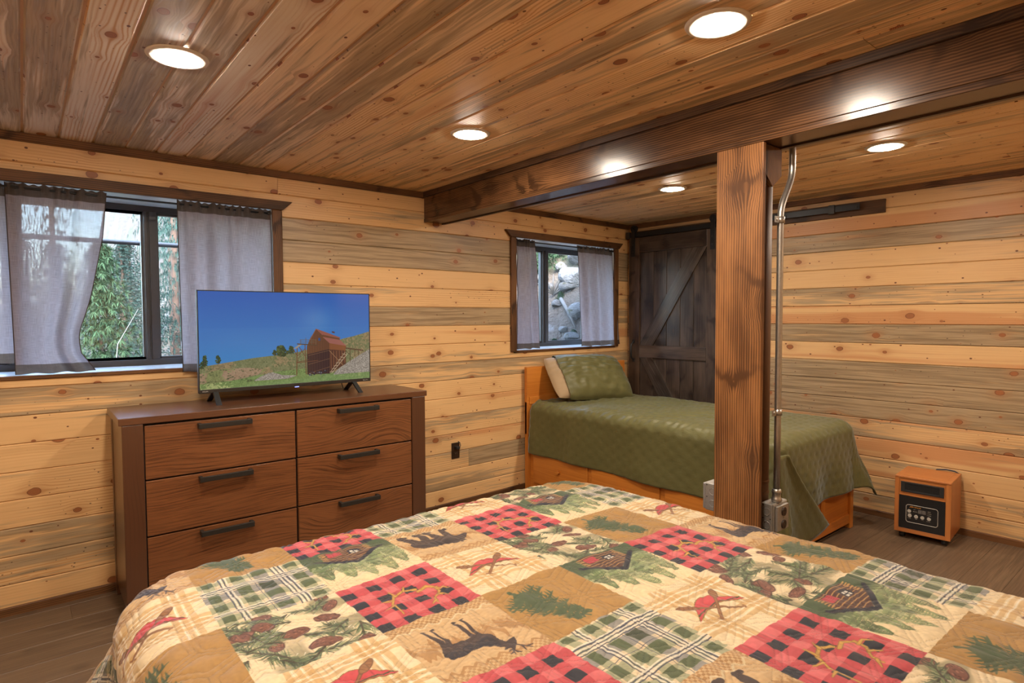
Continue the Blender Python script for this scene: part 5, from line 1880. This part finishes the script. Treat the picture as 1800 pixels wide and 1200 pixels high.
front = pillow_sheet(0.735, 0.475, 0.215, 1, 1.0, True)
back = pillow_sheet(0.735, 0.475, 0.150, -1, 0.3, True)
pillow_part('sham', [front, back], OLIVE, pil)
SHAM_TAN = mat_plain('tan cotton', (0.36, 0.255, 0.145), 0.75, 0.0, 0.08, 30.0)
inner_f = pillow_sheet(0.66, 0.430, 0.165, 1, 0.5)
inner_b = pillow_sheet(0.66, 0.430, 0.135, -1, 0.5)
for a_ in (inner_f, inner_b):
    a_[..., 0] -= 0.125
    a_[..., 2] -= 0.004
pillow_part('inner_pillow', [inner_f, inner_b], SHAM_TAN, pil)
edge_pts = [tuple(ROTP @ Vector(p)) for p in front[0, :, :]]
part('piping', MB().tube(edge_pts, 0.0035, 8), OLIVE, pil)

# ------------------------------------------------------------------ curtains and rods


def curtain(name, label, n0, top, bot, zt, zb_, folds, amp, seed, swing=None, base=0.0, header=0.058, group='sheer curtains'):
    """sheet hanging in the back wall's frame: s runs along the wall, n out of it"""
    e = 1e-6
    t = thing(name, label, 'curtain', group=group)
    r = np.random.RandomState(seed)
    nu_, nv_ = 90, 60
    us = np.linspace(0, 1, nu_)

    def sheet(v0, v1, nvv, bulge=0.0):
        vs_ = np.linspace(v0, v1, nvv)
        Uu, Vv = np.meshgrid(us, vs_, indexing='ij')
        s = (top[0] + (top[1] - top[0]) * Uu) * (1 - Vv) + (bot[0] + (bot[1] - bot[0]) * Uu) * Vv
        if swing is not None:
            s = s + swing(Uu, Vv)
        z = zt + (zb_ - zt) * Vv
        ph_ = 2 * math.pi * folds * Uu + seed
        lowf = np.sin(ph_ + 1.4 * np.sin(Uu * 5 + seed) + 0.5 * Vv)
        high = np.sin(ph_ * 2.7 + 2.0 * np.sin(Uu * 11)) * np.exp(-Vv * 7)
        k = np.clip(Vv * 5, .35, 1)
        nn = n0 + amp * k * lowf * (0.75 + .25 * np.sin(Uu * 9 + seed)) + max(amp, .016) * .55 * high + bulge
        nn = nn + base * Vv + 0.004 * vnoise(Uu * 2, Vv * 2, seed)
        z = z + (Vv < .04) * 0.004 * np.sin(ph_ * 4 + 1) + (Vv > .97) * 0.003 * np.sin(ph_ + 2)
        P_ = np.empty(Uu.shape + (3,))
        c, sn = math.cos(PHI), math.sin(PHI)
        kk = top[0] > C_KINK
        if kk:
            P_[..., 0] = C_KINK + (s - C_KINK) * c + nn * sn
            P_[..., 1] = Y_WALL + (s - C_KINK) * sn - nn * c
        else:
            P_[..., 0] = s
            P_[..., 1] = Y_WALL - nn
        P_[..., 2] = z
        return P_, Uu * (top[1] - top[0]), Vv * (zt - zb_)

    def make(nm, v0, v1, nvv, mat, bulge=0.0):
        P_, S_, T_ = sheet(v0, v1, nvv, bulge)
        o = cloth_object(nm, P_, S_, T_, mat, t)
        o.data.uv_layers['cloth'].name = 'grain'
        return o
    hv = header / (zt - zb_)
    hem = 0.045 / (zt - zb_)
    make('panel', hv, 1 - hem, nv_, SHEER)
    make('rod_pocket', 0.0, hv, 14, SHEERD)
    make('hem', 1 - hem, 1.0, 8, SHEERD)
    # rolled side edges
    P_, _, _ = sheet(0, 1, 40)
    for ed in (0, -1):
        part('edge_hem', MB().tube([tuple(q) for q in P_[ed]], 0.0022, 6), SHEERD, t)
    return t


def w1_left_swing(U, V):
    # the free edge hangs back toward the wall side lower down and kicks out at the hem
    return U * (-0.035 * np.clip((V - .25) / .4, 0, 1) - 0.03 * np.exp(-((V - .80) / .12) ** 2) + 0.05 * np.clip((V - .9) / .1, 0, 1))


curtain('curtain', 'sheer taupe curtain drawn aside beside the middle pane of the large window', 0.000, (-0.045, 0.350), (-0.030, 0.268), 2.050, 1.146, 2.6, 0.020, 2, w1_left_swing)
curtain('curtain', 'sheer taupe curtain hanging behind the television at the large window', 0.004, (0.668, 1.158), (0.672, 1.150), 2.050, 1.116, 3.4, 0.018, 5, base=0.030)
curtain('curtain', 'outermost sheer taupe curtain at the large window, beside the end wall', -0.045, (-0.30, -0.015), (-0.30, -0.02), 2.046, 1.200, 2.0, 0.010, 4)
curtain('curtain', 'narrow gathered taupe curtain at the small window, on the dresser side', -0.006, (C_KINK + 0.790, C_KINK + 1.005), (C_KINK + 0.788, C_KINK + 1.045), 2.040, 1.148, 2.2, 0.024, 7)
curtain('curtain', 'wide taupe curtain at the small window, next to the barn door', 0.002, (C_KINK + 1.532, C_KINK + 2.010), (C_KINK + 1.560, C_KINK + 2.090), 2.040, 1.146, 3.2, 0.024, 11, base=0.030)
for (s0, s1, z, lab) in ((W1['s0'] + 0.002, W1['s1'] - 0.002, 2.030, 'thin dark curtain rod inside the large window'), (W2['s0'] + 0.002, W2['s1'] - 0.002, 2.024, 'thin dark curtain rod inside the small window')):
    rd = thing('curtain_rod', lab, 'curtain rod')
    e = 1e-6 if s0 > C_KINK else 0
    a_, b_ = Vector(back_pos(s0 + e, -0.002, z)), Vector(back_pos(s1 + e, -0.002, z))
    part('rod', MB().tube([a_, b_], 0.0055, 12), BLACKM, rd)
    dv_ = (b_ - a_).normalized()
    part('end_cap', MB().tube([a_, a_ + dv_ * 0.018], 0.010, 12), BLACK, rd)
    part('end_cap', MB().tube([b_ - dv_ * 0.018, b_], 0.010, 12), BLACK, rd)

# ------------------------------------------------------------------ outdoors


def hill(x, y):
    d = x * 0.70 + y * 0.714
    k = np.clip((x - 2.2) / 2.6, 0, 1)
    rise = np.maximum(d - 5.5, 0)
    z = 0.62 + k * (0.18 * np.minimum(rise, 1) + 0.74 * rise) + (1 - k) * 0.015 * np.maximum(y - 4, 0)
    z = z + (0.05 + 0.28 * k) * (0.5 * vnoise(x * .35, y * .35, 21) + 0.28 * vnoise(x * 1.1, y * 1.1, 22))
    return z


def mat_ground():
    t = NT('rocky hillside')
    tc = t.n('ShaderNodeTexCoord').outputs['Object']
    a = t.noise(tc, 0.9, 5.0, 0.6)
    b = t.noise(tc, 7.0, 4.0, 0.65)
    c_ = t.noise(tc, 28.0, 3.0, 0.6)
    c = t.mix(b, (0.024, 0.018, 0.013), (0.060, 0.047, 0.034))
    c = t.mix(t.smooth(a, 0.55, 0.64), c, t.mix(b, (0.020, 0.026, 0.010), (0.045, 0.050, 0.022)))
    c = t.mix(t.smooth(a, 0.46, 0.40), c, t.mix(b, (0.05, 0.048, 0.046), (0.13, 0.128, 0.122)))
    c = t.mix(t.m('MULTIPLY', t.smooth(c_, 0.6, 0.72), 0.4), c, (0.085, 0.072, 0.052))
    t.surf(c, 0.95, normal=t.bump(t.m('ADD', b, t.m('MULTIPLY', c_, 0.5)), 0.9, 0.05))
    return t.mat


GX, GY = np.meshgrid(np.arange(-14, 24, 0.22), np.arange(4.05, 34, 0.22), indexing='ij')
gz = hill(GX, GY)
GR = part('hillside', MB().grid(np.stack([GX, GY, gz], -1)), mat_ground())
tag(GR, 'rocky slope and pine litter outside the windows', 'ground', 'structure')


def mat_rock():
    t = NT('pale rock')
    tc = t.n('ShaderNodeTexCoord').outputs['Object']
    a = t.noise(tc, 4.0, 5.0, 0.65)
    b = t.noise(tc, 1.6, 2.0, 0.6)
    c = t.mix(a, (0.040, 0.038, 0.036), (0.17, 0.168, 0.162))
    c = t.mix(t.smooth(b, 0.58, 0.7), c, (0.045, 0.042, 0.018))
    t.surf(c, 0.9, normal=t.bump(a, 1.0, 0.05))
    return t.mat


def mat_needles(name, a, b):
    t = NT(name)
    tc = t.n('ShaderNodeTexCoord').outputs['Object']
    n1 = t.noise(tc, 2.2, 3.0, 0.6)
    c = t.mix(n1, a, b)
    df = t.n('ShaderNodeBsdfDiffuse', {'Color': c})
    tl = t.n('ShaderNodeBsdfTranslucent', {'Color': c})
    mx = t.n('ShaderNodeMixShader', {0: 0.3, 1: df.outputs[0], 2: tl.outputs[0]})
    t.t.links.new(mx.outputs[0], t.out.inputs[0])
    return t.mat


ROCK = mat_rock()
BARK = mat_plain('red brown bark', (0.055, 0.033, 0.024), 0.9, 0.0, 0.45, 9.0)
PALEBARK = mat_plain('weathered grey wood', (0.070, 0.066, 0.060), 0.85, 0.0, 0.2, 12.0)
NEEDLE = mat_needles('spruce needles', (0.017, 0.038, 0.036), (0.052, 0.090, 0.078))
NEEDLE2 = mat_needles('bright young needles', (0.022, 0.046, 0.026), (0.050, 0.086, 0.046))


def needle_mesh(h, rad, seed, step=0.20, base=0.06):
    r = np.random.RandomState(seed)
    V, F_ = [], []
    z = h * base
    while z < h * 0.985:
        t = z / h
        R_ = rad * (1 - t) ** 0.8 + 0.05
        nb = r.randint(6, 9)
        w0 = r.uniform(0, 6.28)
        for k in range(nb):
            w = w0 + 2 * math.pi * k / nb + r.uniform(-.25, .25)
            L = R_ * r.uniform(.7, 1.1)
            m = max(4, int(L / 0.11))
            for i in range(m):
                f = (i + .6) / m
                w_ = w + r.uniform(-.12, .12)
                x, y, zz = L * f * math.cos(w_), L * f * math.sin(w_), z - 0.30 * L * f * f + 0.08 * L * f + r.uniform(-.03, .03)
                for j in range(30):
                    a = w + r.uniform(-1.5, 1.5)
                    ln = r.uniform(.04, .10) * (1.15 - .4 * f)
                    dz = r.uniform(-.10, .05)
                    wd = r.uniform(.003, .008)
                    o = len(V)
                    px, py = -math.sin(a) * wd, math.cos(a) * wd
                    V += [(x + px, y + py, zz), (x - px, y - py, zz + r.uniform(-.004, .004)), (x + math.cos(a) * ln, y + math.sin(a) * ln, zz + dz)]
                    F_.append((o, o + 1, o + 2))
        z += step * r.uniform(.8, 1.2) * (1 - .35 * t)
    return MB().add(V, F_)


def trunk_mesh(h, r0, seed):
    r = np.random.RandomState(seed)
    n = 10
    pts_ = [(0.05 * r.uniform(-1, 1) * i / n, 0.05 * r.uniform(-1, 1) * i / n, -0.15 + h * i / n) for i in range(n + 1)]
    return MB().tube(pts_, [r0 * (1 - .9 * i / n) for i in range(n + 1)], 12)


KINDS_ = [(7.5, 1.75, 0.15, 1, 0.21, .06), (5.6, 1.35, 0.11, 2, 0.19, .05), (9.0, 2.0, 0.19, 3, 0.24, .22)]
TREE_ME = [(needle_mesh(h_, r_, sd_, stp_, bs_).mesh('crown'), trunk_mesh(h_, t_, sd_).mesh('trunk')) for (h_, r_, t_, sd_, stp_, bs_) in KINDS_]
young = (needle_mesh(1.5, 0.48, 9, 0.11, .05).mesh('crown'), trunk_mesh(1.5, 0.03, 9).mesh('trunk'))
TREES = [(2.35, 10.6, 0, (.6, 1.0), 'tall spruce just beyond the reddish trunk, seen in the pane next to the television curtain'), (1.72, 8.1, 2, (.42, .85), 'reddish trunked spruce beyond the pane next to the television curtain'), (4.6, 9.8, 0, (1.0, 1.0), 'dense spruce standing behind the television curtain'),
         (-1.25, 8.4, 2, (.55, 1.0), 'spruce beyond the drawn curtain of the large window'), (0.95, 8.6, 1, (.55, .30), 'low bushy spruce in the middle of the open pane'), (1.75, 14.5, 0, (.6, .30), 'far spruce with its top just under the pale sky'), (-3.6, 9.5, 0, (1.0, 1.0), 'spruce out beyond the outermost curtain'),
         (5.0, 14.6, 2, (1.0, 1.0), 'far spruce at the foot of the slope'), (0.45, 11.2, 0, (.5, .24), 'distant spruce at the curtain edge of the open pane'), (-2.4, 13.5, 0, (.7, 1.0), 'distant tall spruce behind the drawn curtain'), (1.15, 11.8, 0, (.5, .25), 'small distant spruce in the open pane'),
         (3.0, 14.0, 0, (.6, 1.0), 'tall far spruce filling the gap behind the two nearer trunks'), (2.35, 8.6, 0, (.45, .8), 'bushy spruce beside the reddish trunk, half hidden by the television curtain'), (1.75, 9.9, 0, (.38, 1.0), 'slim tall spruce between the mullion and the television curtain'), (2.12, 12.3, 0, (.42, 1.0), 'slim far spruce behind the reddish trunk'), (0.33, 9.6, 0, (.26, .9), 'slim spruce whose shape shows faintly through the drawn curtain'), (0.1, 15.5, 0, (.5, .30), 'farthest spruce low behind the curtain edge'), (1.35, 9.6, 0, (.40, .22), 'low spruce at the edge of the mullion of the large window')]
for i, (tx_, ty_, kd, sc_, lab) in enumerate(TREES):
    t = thing('spruce_tree', lab, 'tree', (tx_, ty_, float(hill(np.array(tx_), np.array(ty_)))), rotz=i * 1.3, group='spruces beyond the large window')
    for nm_, me_, m_ in (('crown', TREE_ME[kd][0], NEEDLE), ('trunk', TREE_ME[kd][1], BARK)):
        o = link(nm_, me_, t, mat=m_)
        o.scale = (sc_[0], sc_[0], sc_[1])
for i in range(15):
    tx_, ty_ = -4.6 + i * 0.86, 17.5 + (i % 3) * 1.3
    low_ = 0.03 < tx_ / ty_ < 0.142
    lab = 'short far spruce in the stand below the pale gap of sky' if low_ else 'tall far spruce in the dense stand behind the nearer trees'
    if i in (2, 3, 4):
        lab = 'far spruce in the dense stand seen only through the drawn curtain'
    t = thing('spruce_tree', lab, 'tree', (tx_, ty_, float(hill(np.array(tx_), np.array(ty_)))), rotz=i * 0.7, group='far stand of spruces')
    k_ = 0.32 if low_ else 1.0
    for nm_, me_, m_ in (('crown', TREE_ME[0][0], NEEDLE), ('trunk', TREE_ME[0][1], BARK)):
        o = link(nm_, me_, t, mat=m_)
        o.scale = (0.6, 0.6, k_)
t = thing('young_spruce', 'bright green young spruce low in the open pane', 'tree', (0.62, 7.2, float(hill(np.array(0.62), np.array(7.2)))))
link('crown', young[0], t, mat=NEEDLE2)
link('trunk', young[1], t, mat=BARK)

# bushes on the rocky slope


def on_slope(bearing, dist):
    """ground point at a compass bearing (degrees from +y toward +x) and distance from the room's viewpoint"""
    w_ = math.radians(bearing)
    x_, y_ = dist * math.sin(w_), dist * math.cos(w_)
    return x_, y_, float(hill(np.array(x_), np.array(y_)))


BUSH = needle_mesh(0.55, 0.48, 31, 0.085, .1).mesh('foliage')
for i, (br_, ds_, sc_, lab) in enumerate(((42.3, 7.15, .62, 'green juniper bush on the slope beyond the narrow pane'), (44.0, 7.35, .72, 'round green bush high on the slope in the small window'), (45.6, 7.6, .55, 'green bush near the top of the wide curtain at the small window'), (43.4, 6.15, .26, 'low green shrub at the foot of the slope'), (42.3, 6.05, .24, 'lowest green shrub outside the narrow pane'), (44.0, 6.65, .2, 'small green tuft halfway up the slope'), (45.2, 6.2, .2, 'small green tuft below the fallen log'))):
    x_, y_, z_ = on_slope(br_, ds_)
    t = thing('juniper_bush', lab, 'bush', (x_, y_, z_ - 0.05), rotz=i * 1.1, group='bushes on the slope')
    o = link('foliage', BUSH, t, mat=NEEDLE2)
    o.scale = (sc_, sc_, sc_ * .9)
    part('stem', MB().tube([(0, 0, -0.1), (0.02, 0, 0.2 * sc_)], 0.02, 8), BARK, t)


def rock_mesh(seed, sub=3):
    import bmesh
    r = np.random.RandomState(seed)
    bm = bmesh.new()
    bmesh.ops.create_icosphere(bm, subdivisions=sub, radius=1.0)
    dirs = [Vector(r.normal(size=3)).normalized() for _ in range(9)]
    cut = [r.uniform(.55, .9) for _ in range(9)]
    for v_ in bm.verts:
        p_ = v_.co.copy()
        for d_, c_ in zip(dirs, cut):
            k_ = p_.dot(d_) - c_
            if k_ > 0:
                p_ -= d_ * k_ * .92
        v_.co = p_
    me = bpy.data.meshes.new('rock')
    bm.to_mesh(me)
    bm.free()
    return me


ROCKS = [rock_mesh(40 + k) for k in range(4)]
rr_ = np.random.RandomState(77)
spots = [(45.3, 6.75, .30, 'largest pale outcrop on the slope, beside the wide taupe curtain'), (45.9, 7.05, .34, 'tall outcrop block stacked behind the largest pale outcrop'), (44.6, 6.70, .17, 'angular pale rock leaning on the near side of the largest outcrop'), (45.6, 6.40, .20, 'flat pale slab below the largest outcrop'),
         (44.3, 6.28, .10, 'small pale stone in front of the fallen log'), (45.0, 6.12, .13, 'rounded boulder at the foot of the slope near the wide curtain'), (43.7, 6.55, .11, 'pale stone beside the forked dead branch'), (43.0, 6.85, .13, 'rock just above the forked dead branch'),
         (42.2, 7.05, .18, 'pale rock under the juniper in the narrow pane'), (42.4, 6.40, .09, 'small stone low in the narrow pane'), (43.5, 7.35, .17, 'rock under the round green bush'), (45.0, 7.50, .24, 'weathered outcrop high on the slope between two bushes'), (41.9, 6.70, .12, 'pale stone at the edge of the narrow gathered curtain'), (44.1, 7.05, .14, 'rock in the middle of the bare slope')]
for i, (br_, ds_, s_, lab) in enumerate(spots):
    x_, y_, z_ = on_slope(br_, ds_)
    o = link('rock', ROCKS[i % 4], None, (x_, y_, z_ + s_ * .18), rr_.uniform(0, 6), mat=ROCK)
    s_ *= .62
    o.scale = (s_, s_ * rr_.uniform(.7, 1.1), s_ * rr_.uniform(.6, .95))
    tag(o, lab, 'rock', group='rocks on the slope')
la, lb = Vector(on_slope(44.0, 6.55)), Vector(on_slope(45.4, 6.22))
la.z += .05
lb.z += .05
tag(part('fallen_log', MB().tube([la, (la + lb) / 2 + Vector((0, 0, .02)), lb], [0.020, 0.017, 0.012], 10), PALEBARK), 'bleached fallen log lying across the rocky slope', 'log')
mb = MB()
base_ = Vector(on_slope(43.3, 6.70)) + Vector((0, 0, .03))
for k in range(7):
    w = -1.2 + k * .4
    p1 = base_ + Vector((.10 * math.sin(w), -.10 * math.sin(w), .13 * math.cos(w * .7)))
    mb.tube([base_, p1, p1 + Vector((.08 * math.sin(w * 1.5), -.07 * math.sin(w * 1.3), .10))], [0.009, 0.007, 0.002], 6)
tag(part('dead_branch', mb, PALEBARK), 'bare forked grey branch standing among the rocks', 'branch')
for (p0, p1, p2, lab) in (((0.50, 6.3, .78), (0.66, 6.4, 1.18), (0.84, 6.5, 1.50), 'bare curved twig rising outside the open pane'), ((1.35, 6.3, .70), (1.42, 6.4, 1.05), (1.36, 6.4, 1.35), 'bare twig in front of the reddish trunk')):
    tag(part('bare_twig', MB().tube([p0, ((p0[0] + p1[0]) / 2 + .05, p0[1], (p0[2] + p1[2]) / 2), p1, p2], [0.006, 0.005, 0.004, 0.0015], 6), PALEBARK), lab, 'branch')
# horizontal rail outside the large window
rl = thing('outside_rail', 'grey horizontal rail crossing outside the large window', 'rail')
part('bar', MB().tube([(-1.6, 4.62, 1.905), (1.45, 4.62, 1.905)], 0.016, 10), mat_plain('grey rail', (0.06, 0.066, 0.075), 0.5), rl)
for xx in (-1.55, 1.40):
    part('bracket', MB().tube([(xx, 4.62, 0.55), (xx, 4.62, 1.905)], 0.016, 10), BRONZE, rl)
